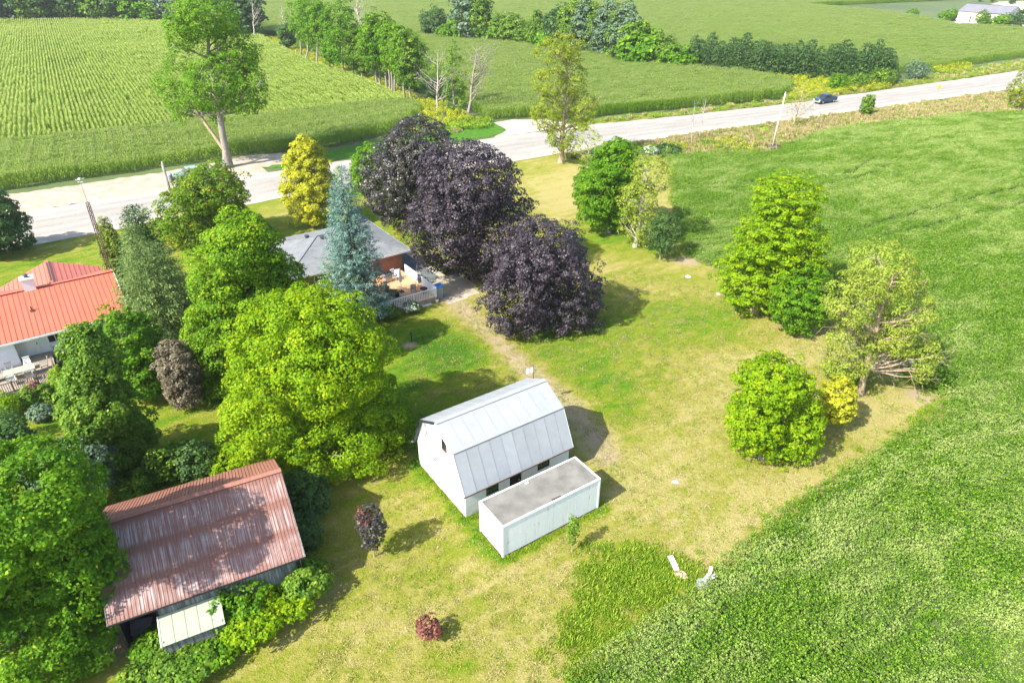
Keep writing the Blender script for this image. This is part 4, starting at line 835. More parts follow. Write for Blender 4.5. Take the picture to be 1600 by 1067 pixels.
q = MB(); q.beam((DX1 + .05, -3.7, 1.6), (DX1 + 1.0, -3.7, 1.1), .08, .06); q.box(DX1 + .95, DX1 + 1.05, -3.75, -3.65, 0, 1.1); q.beam((DX1 + .05, -4.6, 1.6), (DX1 + 1.0, -4.6, 1.1), .08, .06); q.box(DX1 + .95, DX1 + 1.05, -4.65, -4.55, 0, 1.1); q.build('handrail', 'white_paint', dk)

def chair(loc, rz, label, mat='white_paint', z=.58, grp=None):
    c = thing('chair', label, 'chair', (*loc, z), rz, grp)
    MB().box(-.26, .26, -.25, .25, .40, .45).build('seat', mat, c)
    q = MB()
    for i in range(5): q.slab([(-.24 + i * .1, .25, .45), (-.16 + i * .1, .25, .45), (-.16 + i * .1, .38, 1.0), (-.24 + i * .1, .38, 1.0)], .03)
    q.beam((-.26, .38, 1.0), (.26, .38, 1.0), .05, .06); q.build('backrest', mat, c)
    for sx_ in (-.24, .24):
        for sy in (-.22, .22): MB().box(sx_ - .02, sx_ + .02, sy - .02, sy + .02, 0, .4).build('leg', mat, c)
        MB().box(sx_ - .03, sx_ + .03, -.25, .28, .62, .66).build('armrest', mat, c)
    return c
pp = lambda px, py, z=.58: G(px, py, z)
chair(pp(617, 436), HAZ + .2, 'white slatted patio chair beside the closed umbrella against the brick wall'); chair(pp(622, 437), HAZ - .3, 'white patio chair nearest the driveway, by the brick wall')
chair(pp(652, 441), HAZ - 1.7, 'chair facing away beside the white gate panels of the deck', 'grey_metal'); chair(pp(646, 456), HAZ + 2.8, 'grey patio chair behind the front railing of the deck', 'grey_metal')
def grill(loc, rz, label, z=.58):
    g_ = thing('barbecue', label, 'barbecue', (*loc, z), rz); MB().box(-.4, .4, -.25, .25, .1, .8).build('cabinet', 'grey_metal', g_)
    q = MB(); n = 8
    for i in range(n):
        t0 = math.pi * i / n; t1 = math.pi * (i + 1) / n; q.slab([(-.38, -.26 * math.cos(t0), .82 + .3 * math.sin(t0)), (-.38, -.26 * math.cos(t1), .82 + .3 * math.sin(t1)), (.38, -.26 * math.cos(t1), .82 + .3 * math.sin(t1)), (.38, -.26 * math.cos(t0), .82 + .3 * math.sin(t0))], .02)
    q.build('lid', 'black_plastic', g_); MB().box(-.75, -.4, -.22, .22, .78, .82).build('side_shelf', 'grey_metal', g_); MB().box(.4, .75, -.22, .22, .78, .82).build('side_shelf', 'grey_metal', g_)
    MB().tube((-.3, -.32, .95), (.3, -.32, .95), .02).build('handle', 'grey_metal', g_)
    for sx_ in (-.3, .3): MB().tube((sx_ - .03, -.2, .08), (sx_ + .03, -.2, .08), .08, k=10).build('wheel', 'black_plastic', g_)
grill(pp(607, 440), HAZ, 'steel barbecue with a dark lid against the brick wall of the bungalow')
u = thing('patio_umbrella', 'closed white patio umbrella on a dark foot on the tan deck', 'umbrella', (*pp(627.5, 456), .58), 0)
MB().lathe((0, 0, 0), [(.3, 0), (.3, .05), (.08, .1), (.05, .25)], 14).build('base', 'rust_dark', u); MB().tube((0, 0, .2), (0, 0, 2.6), .025).build('pole', 'white_paint', u)
MB().lathe((0, 0, 1.15), [(.10, 0), (.16, .1), (.13, .7), (.07, 1.3), (.02, 1.5)], 10).build('canopy', 'canvas_white', u)
t = thing('side_table', 'small round dark table near the corner of the deck', 'table', (*pp(662.5, 458), .58), 0)
MB().lathe((0, 0, .5), [(.38, 0), (.4, .02), (.38, .05)], 16).build('tabletop', 'black_plastic', t); MB().tube((0, 0, 0), (0, 0, .5), .03).build('stem', 'dark_metal', t); MB().lathe((0, 0, 0), [(.22, 0), (.22, .03), (.03, .05)], 12).build('foot', 'dark_metal', t)
def planter(px, py, label, r=.25, leaf='leaf_deep', z=.58, h=.35, pot='black_plastic', square=False):
    p = thing('planter', label, 'planter', (*G(px, py, z), z), HAZ)
    (MB().box(-r, r, -r, r, 0, h) if square else MB().lathe((0, 0, 0), [(r * .7, 0), (r, h), (r * .85, h), (r * .8, h * .85)], 12)).build('pot', pot, p)
    me, _ = crown_mesh('foliage', leaf, r * 1.3, .25, h + .15, 0, 160, .13, .2, int(px), zmin=h - .05); ob('foliage', me, p)
planter(618, 463, 'black square planter by the front railing of the deck', .3, square=True); planter(604, 456, 'round pot of dark plants at the left rail of the deck', .3, 'leaf_purple'); planter(611, 462, 'low dark pot between the square planter and the left rail', .2)
bn = thing('wheelie_bin', 'grey bin with a bright blue lid at the corner of the deck', 'bin', (*G(686, 466), 0), HAZ)
q = MB(); q.slab([(-.3, -.3, 0.05), (.3, -.3, .05), (.3, .3, .05), (-.3, .3, .05)][::-1], .02); n0 = len(q.v)
q = MB(); q.v = [(-.3, -.3, .05), (.3, -.3, .05), (.3, .3, .05), (-.3, .3, .05), (-.38, -.38, 1.35), (.38, -.38, 1.35), (.38, .38, 1.35), (-.38, .38, 1.35)]; q.f = [(3, 2, 1, 0), (4, 5, 6, 7), (0, 1, 5, 4), (1, 2, 6, 5), (2, 3, 7, 6), (3, 0, 4, 7)]
q.build('body', 'bin_grey', bn); q = MB(); q.slab([(-.42, -.42, 1.42), (.42, -.42, 1.42), (.42, .42, 1.50), (-.42, .42, 1.50)], .08); q.build('lid', 'blue_plastic', bn)
for sx_ in (-.3, .3): MB().tube((sx_ - .03, .3, .12), (sx_ + .03, .3, .12), .12, k=12).build('wheel', 'black_plastic', bn)
tag(MB().lathe((*G(683, 473), 0), [(.14, 0), (.19, .3), (.15, .3), (.13, .26)], 12).build('plant_pot', 'stone_white'), 'small white pot on the lawn below the blue lidded bin', 'pot')
tag(MB().box(-.5, .5, -.25, .25, 0, .1).build('stepping_slab', 'stone_white', None, (*G(667, 477), 0), HAZ), 'pale flat slab on the ground in front of the deck', 'slab')

# ------------------------------------------------------------------ red roofed white house, left
RA = R(34.8); rh = thing('red_roof_house', 'white sided house with a bright red ribbed metal roof at the left edge', 'house', (-34.14, 53.85, 0), RA)
E0, EZ, Q, QZ, XL = 0., 2.9, 5.98, 4.77, -19.
MB().slab([(XL, 0, EZ), (0, 0, EZ), (0, Q, QZ), (XL, Q, QZ)], .07).build('roof_slope', 'red_metal', rh); MB().slab([(0, 2 * Q, EZ), (XL, 2 * Q, EZ), (XL, Q, QZ), (0, Q, QZ)], .07).build('roof_slope', 'red_metal', rh)
MB().slab([(-4.96, Q, QZ + .005), (-4.96, 12.3, QZ + .005), (.3, 12.3, 2.75), (.3, Q + .5, 2.75)][::-1], .06).build('wing_roof_slope', 'red_metal', rh); MB().slab([(-4.96, 12.3, QZ + .005), (-4.96, Q, QZ + .005), (-10.2, Q + .5, 2.75), (-10.2, 12.3, 2.75)][::-1], .06).build('wing_roof_slope', 'red_metal', rh)
q = MB(); n_ = int(-XL / .4)
for i in range(n_): x = XL + .1 + i * .4; q.beam((x, .0, EZ + .015), (x, Q - .1, QZ - .02), .035, .05)
q.build('roof_ribs', 'red_metal', rh, kind='stuff')
q = MB()
for i in range(13): x = .25 - i * .4; q.beam((x, 12.28, 2.77 + (.3 - x) * 0 + (QZ - 2.75) * ((.3 - x) / 5.26)), (x, 6.2, 2.77 + (QZ - 2.75) * ((.3 - x) / 5.26)), .03, .04)
for i in range(13): x = -10.1 + i * .4; zz = 2.77 + (QZ - 2.75) * ((x + 10.2) / 5.24); q.beam((x, 12.28, zz), (x, 6.2, zz), .03, .04)
q.build('wing_ribs', 'red_metal', rh, kind='stuff')
q = MB(); q.beam((XL, Q, QZ + .07), (.05, Q, QZ + .07), .32, .03); q.build('ridge_cap', 'red_metal', rh); MB().beam((-4.96, Q + .3, QZ + .06), (-4.96, 12.3, QZ + .06), .3, .04).build('ridge_cap', 'red_metal', rh); MB().beam((-4.96, Q + .8, QZ + .11), (-4.96, 11.6, QZ + .11), .1, .05).build('ridge_vent', 'rust_dark', rh)
q = MB(); q.beam((XL, -.04, EZ - .1), (.03, -.04, EZ - .1), .06, .16); q.build('gutter', 'white_trim', rh); q = MB(); q.beam((.02, 0, EZ - .07), (.02, Q, QZ - .07), .05, .16); q.beam((.02, 2 * Q, EZ - .07), (.02, Q, QZ - .07), .05, .16); q.build('barge_board', 'white_trim', rh)
q = MB(); q.box(XL, -8.9, .35, 11.6, 0, EZ - .12); q.box(-8.9, -5.0, 1.55, 11.6, 0, EZ - .12); q.box(-5.0, -.45, .55, 11.6, 0, EZ - .12); q.slab([(-.45, .55, EZ - .12), (-.45, 11.4, EZ - .12), (-.45, Q, QZ - .15)], .1)
q.build('wall', 'siding', rh)
q = MB()
for i in range(13): z = .3 + i * .2; q.box(XL, -8.88, .338, .35, z, z + .02); q.box(-4.98, -.44, .538, .55, z, z + .02); q.box(-8.88, -5.02, 1.538, 1.55, z, z + .02); q.box(-.45, -.438, .55, 11.6, z, z + .02)
q.build('siding_laps', 'white_trim', rh, kind='stuff'); MB().box(XL, -.1, .05, 1.5, EZ - .13, EZ - .09).build('soffit', 'white_trim', rh)
window(rh, -3.1, -1.35, 1.15, 2.35, .53, -1, fw=.09); window(rh, -6.6, -5.4, 1.3, 2.4, 1.53, -1); window(rh, 2.5, 4.0, 1.2, 2.3, -.44, 1, ax='y')
dd = MB().box(-8.3, -7.3, 1.5, 1.54, .62, 2.6).build('door', 'white_paint', rh); MB().tube((-7.42, 1.46, 1.5), (-7.42, 1.46, 1.7), .03).build('handle', 'dark_metal', dd)
q = MB(); q.box(-7.15, -6.95, 1.3, 1.5, 2.05, 2.3); q.build('porch_lamp', 'dark_metal', rh); q = MB(); q.tube((-.38, .5, .1), (-.38, .5, EZ - .1), .045); q.build('downpipe', 'white_trim', rh)
ch = MB(); ch.box(-7.1, -6.2, 5.75, 6.55, 4.2, 5.75); c_ = ch.build('chimney', 'white_paint', rh); MB().box(-7.2, -6.1, 5.65, 6.65, 5.75, 5.85).build('chimney_cap', 'white_trim', c_); MB().lathe((-6.65, 6.15, 5.85), [(.16, 0), (.16, .2), (.26, .22), (.05, .34)], 12).build('flue', 'dark_metal', c_)
q = MB(); zz = EZ + (QZ - EZ) * 3.21 / Q; q.tube((-6.96, 3.21, zz - .05), (-6.96, 3.21, zz + .4), .06); q.box(-7.12, -6.8, 3.0, 3.4, zz + .0, zz + .05); q.build('vent_pipe', 'rust_dark', rh)
dk2 = thing('deck', 'weathered grey deck with a brown railing in front of the red roofed house', 'deck', (-34.14, 53.85, 0), RA)
q = MB(); k = 0
while -4.2 + k * .15 < 1.5: q.box(-19, -6.6, -4.2 + k * .15, -4.2 + k * .15 + .14, .5, .56); k += 1
q.build('boards', 'deck_grey', dk2, kind='stuff'); q = MB(); q.box(-19, -6.65, -4.18, -4.1, 0, .5); q.box(-6.7, -6.62, -4.1, .3, 0, .5); q.build('skirt', 'deck_grey', dk2)
for x in (-13.2, -11.4, -9.6, -7.9, -6.65): post_(dk2, (x, -4.12), .56, 1.55, 'rail_brown')
for a, b_ in ((-13.2, -11.4), (-11.4, -9.6), (-9.6, -7.9), (-7.9, -6.65)): rail_part(dk2, (a + .06, -4.12), (b_ - .06, -4.12), .56, .9, 'rail_brown', 11)
rail_part(dk2, (-6.65, -4.06), (-6.65, -1.5), .56, .9, 'rail_brown', 16)
RH = lambda a, b: (-34.14 + a * math.cos(RA) - b * math.sin(RA), 53.85 + a * math.sin(RA) + b * math.cos(RA))
tb = thing('patio_table', 'long pale patio table on the grey deck of the red roofed house', 'table', (*RH(-9.0, -2.0), .56), RA)
MB().box(-1.1, 1.1, -.5, .5, .70, .75).build('tabletop', 'pale_green_sheet', tb)
for a in (-1, 1):
    for b_ in (-.42, .42): MB().box(a - .03, a + .03, b_ - .03, b_ + .03, 0, .70).build('leg', 'grey_metal', tb)
chair(RH(-9.7, -1.0), RA, 'grey chair behind the long table, left one', 'grey_metal', .56); chair(RH(-8.4, -.9), RA, 'tan chair behind the long table, nearer the door', 'canvas_white', .56); chair(RH(-9.6, -2.9), RA + math.pi, 'chair on the railing side of the long table, left one', 'canvas_white', .56); chair(RH(-8.4, -2.9), RA + math.pi, 'chair on the railing side of the long table, right one', 'grey_metal', .56)
chair(RH(-7.3, -1.6), RA - 1.57, 'wooden deck chair at the right end of the long table', 'deck_grey', .56)
grill(RH(-10.9, -1.6), RA, 'black barbecue at the left edge of the picture on the grey deck', .56)
q = MB(); pw_ = RH(-6.3, -.6); q.tube((0, 0, 0), (0, 0, 1.9), .05); q.tube((0, 0, 1.5), (-.25, .1, 1.95), .03); q.lathe((0, 0, 0), [(.18, 0), (.2, .4), (.1, .6), (.05, .8)], 8)
tag(q.build('garden_statue', 'dark_metal', None, (*pw_, 0.0)), 'dark post like garden ornament at the right end of the grey deck', 'ornament')

# ------------------------------------------------------------------ far barn, top right
fb = thing('far_barn', 'long cream barn with a slate grey roof far off at the top right', 'barn', (208.2, 316.4, 0), R(34.5))
FL, FW, FE, FR = 20.0, 12.5, 5.0, 7.6      # long side runs along local +y (away to the left), end wall along +x
MB().box(0, FW, 0, FL, 0, FE).build('wall', 'cream', fb); q = MB(); q.slab([(0, 0, FE), (FW, 0, FE), (FW / 2, 0, FR - .1)], .1); q.slab([(0, FL, FE), (FW, FL, FE), (FW / 2, FL, FR - .1)][::-1], .1); q.build('gable', 'cream', fb)
MB().slab([(-.4, FL + .3, FE - .1), (-.4, -.3, FE - .1), (FW / 2, -.3, FR), (FW / 2, FL + .3, FR)], .15).build('roof_slope', 'roof_slate', fb); MB().slab([(FW + .4, -.3, FE - .1), (FW + .4, FL + .3, FE - .1), (FW / 2, FL + .3, FR), (FW / 2, -.3, FR)], .15).build('roof_slope', 'roof_slate', fb)
MB().beam((FW / 2, -.35, FR + .05), (FW / 2, FL + .35, FR + .05), .4, .08).build('ridge_cap', 'dark_trim', fb)
for y in (3.8, 6.9, 14.2): MB().box(-.06, 0, y, y + .5, .8, 3.2).build('window', 'dark_trim', fb)
MB().box(4.5, 8, -.06, 0, 0, 3.6).build('door', 'white_trim', fb)
fh = thing('far_house', 'pale house roof behind the far cream barn', 'house', (236, 345, 0), R(34.5)); MB().box(0, 9, 0, 14, 0, 3.2).build('wall', 'white_paint', fh)
MB().slab([(-.4, 14.4, 3.1), (-.4, -.4, 3.1), (4.5, -.4, 5.6), (4.5, 14.4, 5.6)], .15).build('roof_slope', 'cream', fh); MB().slab([(9.4, -.4, 3.1), (9.4, 14.4, 3.1), (4.5, 14.4, 5.6), (4.5, -.4, 5.6)], .15).build('roof_slope', 'cream', fh)
sheet('farmyard', GG([(1450, 33), (1492, 38), (1570, 46), (1620, 46), (1700, 30), (1620, 2), (1560, 3), (1500, 24)]), 'dirt', .05, .5)
# ------------------------------------------------------------------ trees
def tree(name, label, base, bb, leaf, bk='bark_grey', n=14000, size=.26, cr=.95, shape='round', trunk=None, limbs=12, seed=1, group=None, cat='tree', twigs=0, cut=None, stems=1, **kw):
    bx_, by_, dx, zc, rx, rz = crown_fit(base, bb)
    t = thing(name, label, cat, (bx_, by_, 0), 0, group)
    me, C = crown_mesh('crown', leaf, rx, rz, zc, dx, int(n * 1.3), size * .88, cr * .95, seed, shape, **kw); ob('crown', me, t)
    h = (zc + rz * .72) if shape != 'cone' else zc + rz * .9
    ob('trunk', wood_mesh('trunk', bk, h, trunk or (.10 + rx * .045), C, seed, limbs, (dx * .8, 0), twigs, max(.12, (zc - rz * .85) / h), stems=stems), t)
    return t
def lobed(name, label, base, lobes, leaf, bk='bark_grey', n=14000, size=.26, cr=.95, shape='round', trunk=None, limbs=12, seed=1, group=None, twigs=0, stems=1, fork=None, lean=0., extra=None, **kw):
    bb = (min(l[0] for l in lobes), min(l[1] for l in lobes), max(l[2] for l in lobes), max(l[3] for l in lobes))
    bx_, by_, dx, zc, rx, rz = crown_fit(base, bb); t = thing(name, label, 'tree', (bx_, by_, 0), 0, group)
    Vs, Fs, Ts, Cs, k = [], [], [], [], 0; fits = [crown_fit(base, l, (-1) ** i * rx * .16 * (i > 0)) for i, l in enumerate(lobes)]; ar = np.array([f[4] * (f[4] + f[5]) for f in fits]); ar = ar / ar.sum()
    for i, (f, a) in enumerate(zip(fits, ar)):
        V, F, T, C = crown_data('crown', leaf, f[4], f[5], f[3], f[2], int(n * a), size, cr, seed * 7 + i, shape, **kw); off = np.array([0, f[1] - by_, 0])
        Vs.append(V + off); Fs.append(F + k); k += len(V); Ts.append(T); Cs.append(C + off)
    ob('crown', mesh_np('crown', np.concatenate(Vs), np.concatenate(Fs), leaf, {'tint': np.concatenate(Ts)}), t); C = np.concatenate(Cs)
    h = zc + rz * .72; ob('trunk', wood_mesh('trunk', bk, h, trunk or (.10 + rx * .045), C, seed, limbs, (dx * .8 + lean, 0), twigs, fork or max(.12, (zc - rz * .85) / h), stems=stems), t)
    if extra: extra(t, C)
    return t
def conifer(name, label, base, bb, leaf, n=12000, size=.2, seed=1, group=None, bk='bark_dark', **kw):
    bx_, by_, dx, zc, rx, rz = crown_fit(base, bb); h = hgt(*base, bb[1]); z0 = kw.pop('z0', .5)
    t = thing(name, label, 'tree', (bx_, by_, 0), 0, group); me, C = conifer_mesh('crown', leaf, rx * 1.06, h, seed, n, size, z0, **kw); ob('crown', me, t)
    W = Wood(); W.path([(0, 0, -.1), (0, 0, h * .5), (0, 0, h * .96)], [.05 + h * .016, .03 + h * .009, .02], 8); ob('trunk', W.mesh('trunk', bk), t); return t
def shrub(name, label, base, bb, leaf, n=2500, size=.2, cr=.45, seed=1, cat='shrub', group=None, shape='round', **kw):
    bx_, by_, dx, zc, rx, rz = crown_fit(base, bb)
    me, C = crown_mesh(name, leaf, rx, rz, zc, dx, n, size, cr, seed, shape, zmin=kw.pop('zmin', .05), **kw); o = ob(name, me, None, (bx_, by_, 0)); return tag(o, label, cat, group)

# yard and neighbour, left
lobed('maple_tree', 'huge round yellow green maple directly left of the white barn', (478, 715), [(362, 452, 560, 640), (350, 560, 520, 745), (440, 560, 628, 748), (420, 468, 602, 640)], 'leaf_bright', n=120000, size=.175, cr=.78, seed=3, limbs=14, lumps=.16, fill=.08)
lobed('maple_tree', 'tall green maple behind the big yellow green one, left of the bungalow', (385, 600), [(325, 333, 440, 440), (292, 385, 400, 520), (370, 385, 478, 520), (290, 460, 400, 640), (380, 440, 500, 640)], 'leaf_fresh', n=90000, size=.19, cr=.8, seed=4, limbs=12, lumps=.18, fill=.08)
lobed('maple_tree', 'green maple with orange tinged leaves beside the utility pole by the road', (322, 375), [(270, 255, 385, 340), (240, 300, 340, 400), (300, 300, 397, 425)], 'leaf_orange', n=36000, size=.26, cr=.9, seed=5, limbs=10, lumps=.2, fill=.08)
conifer('larch_tree', 'dark drooping conifer next to the cedar, behind its paler neighbour', (254, 490), (194, 320, 312, 550), 'leaf_deep', 24000, .24, 6, droop=.35, tuft=.6, power=.6)
conifer('larch_tree', 'pale grey green drooping conifer between the dark conifer and the big maples', (272, 560), (186, 376, 376, 640), 'leaf_larch', 44000, .21, 7, droop=.38, tuft=.65, power=.55)
conifer('larch_tree', 'thin straw tipped conifer top rising between the two drooping conifers', (250, 515), (212, 350, 296, 530), 'leaf_larch', 12000, .2, 8, droop=.35, tuft=.55, power=.6)
tree('cedar_tree', 'clipped column shaped cedar at the corner of the red roofed house', (182, 460), (152, 352, 212, 476), 'leaf_cedar', 'bark_dark', 15000, .16, .45, 'egg', seed=9, limbs=3, zmin=.1, lumps=.04, flat=1.3)
lobed('pear_tree', 'tall slender dark green tree standing on the lawn before the deck with the brown railing', (172, 742), [(98, 508, 185, 610), (84, 570, 205, 690), (104, 630, 236, 746)], 'leaf_mid', n=48000, size=.19, cr=.55, shape='egg', seed=10, limbs=8, lumps=.16, flat=1.1, fill=.08)
tree('young_maple', 'bright green small tree between the slender tree and the brown leaved shrub', (212, 622), (157, 488, 262, 625), 'leaf_green', n=12000, size=.24, cr=.6, seed=11, limbs=7)
tree('smoke_tree', 'brownish purple leaved small tree at the left foot of the big maples', (280, 636), (244, 530, 316, 636), 'leaf_brown', n=8000, size=.17, cr=.5, seed=12, limbs=5, lumps=.1)
lobed('maple_tree', 'nearest big maple filling the lower left corner and overhanging the rusty roof', (18, 1006), [(-120,690,145,870),(-220,760,60,1000),(20,780,192,960),(-40,900,185,1110),(-250,900,40,1150)], 'leaf_green', n=140000, size=.172, cr=.75, seed=13, limbs=14, lumps=.18, fill=.06)
tree('olive_tree', 'blue green small tree between the corner maple and the slender tree', (115, 800), (40, 688, 178, 800), 'leaf_bluegreen', n=13000, size=.2, cr=.55, seed=14, limbs=6)
tree('maple_tree', 'dark green tree cut by the left edge of the picture beside the road', (-15, 400), (-75, 300, 40, 398), 'leaf_deep', n=12000, size=.32, cr=.9, seed=15, limbs=6)
shrub('sumac_bush', 'dark feathery bush at the left edge below the flower bed', (15, 735), (-30, 660, 58, 740), 'leaf_deep', 4000, .24, .5, 16)
tree('golden_maple', 'bright yellow leaved tree on the front lawn by the road', (490, 354), (441, 220, 523, 347), 'leaf_yellow', n=22000, size=.24, cr=.7, shape='egg', seed=17, limbs=7, lumps=.1)
conifer('blue_spruce', 'tall blue spruce standing in front of the brick bungalow', (562, 500), (502, 258, 618, 502), 'leaf_blue', 68000, .17, 18, droop=.18, z0=.7, tuft=.46, dens=1.3, power=.78)
tree('young_maple', 'light green tree between the spruce top and the dark purple maples', (570, 308), (543, 226, 602, 304), 'leaf_green', n=8000, size=.28, cr=.7, seed=19, limbs=5)
lobed('purple_maple', 'farthest purple leaved maple, the greenish bronze one nearest the road', (640, 362), [(598, 188, 702, 280), (567, 230, 660, 352), (630, 240, 712, 372)], 'leaf_purple_green', n=46000, size=.23, cr=.7, seed=20, limbs=8, lumps=.13, fill=.08)
lobed('purple_maple', 'largest purple leaved maple, the middle one beside the driveway', (737, 438), [(662, 222, 806, 340), (642, 285, 760, 425), (715, 285, 834, 448)], 'leaf_purple', n=62000, size=.21, cr=.7, seed=21, limbs=8, lumps=.13, fill=.08)
lobed('purple_maple', 'round dark purple maple standing on the open lawn, nearest of the purple ones', (850, 512), [(772, 345, 912, 450), (755, 400, 870, 522), (825, 400, 938, 531)], 'leaf_purple', n=58000, size=.185, cr=.6, seed=22, limbs=8, lumps=.1, fill=.08)
# along the road
def fork_limb(t, C):
    W = Wood(); P = np.array([(0, 0, 2.6), (-1.2, .1, 5.0), (-2.6, .2, 7.6), (-4.0, .1, 10.2), (-5.4, 0, 13.0)]); W.path(P, [.34, .28, .24, .2, .12], 7); ob('limb', W.mesh('limb', 'bark_tan'), t)
lobed('maple_tree', 'tall open crowned maple with a forked trunk at the edge of the corn', (357, 262), [(262, -4, 372, 64), (256, 22, 318, 82), (248, 92, 330, 184), (292, 84, 392, 176), (330, 40, 410, 120), (350, 96, 416, 178), (318, 140, 352, 192)], 'leaf_green', 'bark_grey', 40000, .26, .85, seed=23, limbs=34, twigs=3, trunk=.55, lumps=.28, gaps=.2, fill=.02, extra=fork_limb)
lobed('locust_tree', 'tall thin crowned tree with yellowish leaves and a bare trunk beside the road', (877, 254), [(842, 55, 908, 102), (836, 100, 884, 150), (872, 94, 916, 150), (830, 148, 880, 204), (884, 146, 936, 205), (852, 190, 904, 236)], 'leaf_olive', 'bark_tan', 17000, .24, .75, seed=24, limbs=40, twigs=3, trunk=.38, gaps=.35, lumps=.25, fill=0.)
lobed('maple_tree', 'dense green maple on the far right lawn beside the half dead tree', (951, 364), [(925, 215, 1003, 295), (905, 258, 965, 350), (935, 275, 1003, 352)], 'leaf_green', n=30000, size=.24, cr=.7, seed=25, limbs=7, fill=.08)
tree('young_maple', 'low green tree tucked at the left side of the dense green maple', (913, 343), (897, 258, 945, 332), 'leaf_green', n=6000, size=.26, cr=.6, seed=26, limbs=5)
lobed('ash_tree', 'half dead tree with a bare grey top and thin leaves at the bean field edge', (992, 386), [(985, 242, 1050, 300), (968, 280, 1030, 340), (972, 320, 1045, 382)], 'leaf_pale', 'bark_dead', 9000, .2, .65, seed=27, limbs=44, twigs=4, gaps=.35, fill=0., trunk=.24)
tree('young_maple', 'slim young tree standing alone in front of the half dead tree', (1031, 406), (1012, 330, 1062, 396), 'leaf_deep', n=3000, size=.22, cr=.45, seed=28, limbs=6, trunk=.08)
tree('shrub_tree', 'thin pale bare branched tree beside the tall roadside tree', (918, 262), (896, 198, 943, 256), 'leaf_pale', 'bark_dead', 1300, .24, .7, seed=29, limbs=26, twigs=3, gaps=.5, fill=0., trunk=.12)
# right lawn
lobed('maple_tree', 'tall tiered bright green maple on the right lawn', (1178, 488), [(1178, 268, 1282, 350), (1155, 320, 1280, 420), (1120, 380, 1240, 480), (1170, 360, 1285, 470)], 'leaf_bright', 'bark_tan', 52000, .20, .62, 'round', seed=30, limbs=10, flat=.4, lumps=.14, tilt=.8, fill=.08)
tree('young_maple', 'small several stemmed green tree right of the tall tiered maple', (1240, 520), (1208, 420, 1298, 512), 'leaf_green', n=9000, size=.21, cr=.5, seed=31, limbs=8, stems=4, trunk=.08)
lobed('ash_tree', 'large thin crowned yellow green ash with bare dead limbs at the field corner', (1342, 615), [(1318, 382, 1440, 470), (1286, 430, 1372, 512), (1358, 430, 1462, 530), (1282, 505, 1366, 596), (1345, 490, 1445, 560), (1425, 530, 1472, 596)], 'leaf_pale', 'bark_tan', 30000, .145, .6, seed=32, limbs=70, twigs=5, gaps=.3, fill=0., trunk=.26, lumps=.22)
lobed('linden_tree', 'round bushy green tree on the dry grass at the lower right', (1190, 716), [(1156, 555, 1262, 640), (1136, 600, 1230, 706), (1180, 600, 1285, 742)], 'leaf_bright', n=40000, size=.165, cr=.45, seed=33, limbs=10, stems=3, trunk=.12, lumps=.14, fill=.08)
tree('young_maple', 'small yellow leaved tree between the round bushy tree and the ash', (1287, 672), (1275, 592, 1342, 668), 'leaf_yellow', n=5000, size=.18, cr=.4, seed=34, limbs=6, trunk=.07, flat=.5)
shrub('shrub', 'low green bush at the foot of the ash', (1325, 600), (1292, 560, 1352, 604), 'leaf_green', 2200, .18, .4, 35); shrub('shrub', 'dark leafy bush where the ash shade meets the beans', (1458, 600), (1425, 560, 1492, 608), 'leaf_mid', 2400, .18, .4, 36)
shrub('shrub', 'tiny ring of leaves round the foot of the small many stemmed tree', (1240, 524), (1228, 508, 1254, 524), 'leaf_green', 400, .15, .2, 37)
# dead limbs of the ash that reach out over the field
def dead_limbs(base, ends, z0, r, label, seed=1):
    rng = np.random.RandomState(seed); x, y = G(*base); W = Wood()
    for (dx, dy, dz) in ends:
        a = np.array([0, 0, z0]); b_ = np.array([dx, dy, dz]); L = bez(a, b_, .3, 8, .12, rng); W.path(L, np.linspace(r, r * .15, 8), 5)
        for q in range(11):
            i = rng.randint(2, 8); d = unit(rng.normal(size=(1, 3)) * [1, 1, .6] + (b_ - a)[None] / np.linalg.norm(b_ - a))[0]; ln = rng.uniform(.5, 1.5); P = bez(L[i], L[i] + d * ln, 0, 4, .05, rng); W.path(P, np.linspace(r * .3, .008, 4), 3)
            for q2 in range(4): d2 = unit(rng.normal(size=(1, 3)) + d[None])[0]; i2 = rng.randint(1, 4); W.path(bez(P[i2], P[i2] + d2 * ln * .5, 0, 3), np.linspace(r * .13, .006, 3), 3)
    return W, (x, y)
W, (x, y) = dead_limbs((1342, 615), [(4.2, .6, 2.8), (4.8, 1.6, 4.0), (2.6, -.2, 1.6), (3.8, 2.0, 5.5), (3.2, 1.5, 7.0)], 2.9, .07, '', 5)
ash = [o for o in bpy.data.objects if o.name.startswith('ash_tree') and 'large thin' in o.get('label', '')][0]; ob('dead_branches', W.mesh('dead_branches', 'bark_dead'), ash)
# young trees by the barn
sap = tree('purple_sapling', 'young purple and pink leaved tree on a pale stem left of the barn', (585, 870), (558, 792, 603, 856), 'leaf_purple_green', 'bark_tan', 1500, .17, .3, seed=40, limbs=6, trunk=.045, zmin=.9)
me, C = crown_mesh('crown', 'leaf_red', .42, .55, 3.2, -.28, 420, .14, .25, 41, zmin=.9); ob('crown', me, sap)
shrub('red_shrub', 'small copper red leaved shrub alone on the lawn near the bottom edge', (670, 999), (652, 962, 688, 998), 'leaf_red', 700, .16, .22, 42, gaps=.2, fill=0.)
tree('staked_sapling', 'thin green young tree at the near side of the white container', (893, 862), (886, 806, 904, 852), 'leaf_mid', 'bark_tan', 420, .14, .2, seed=43, limbs=5, trunk=.03, zmin=.6)
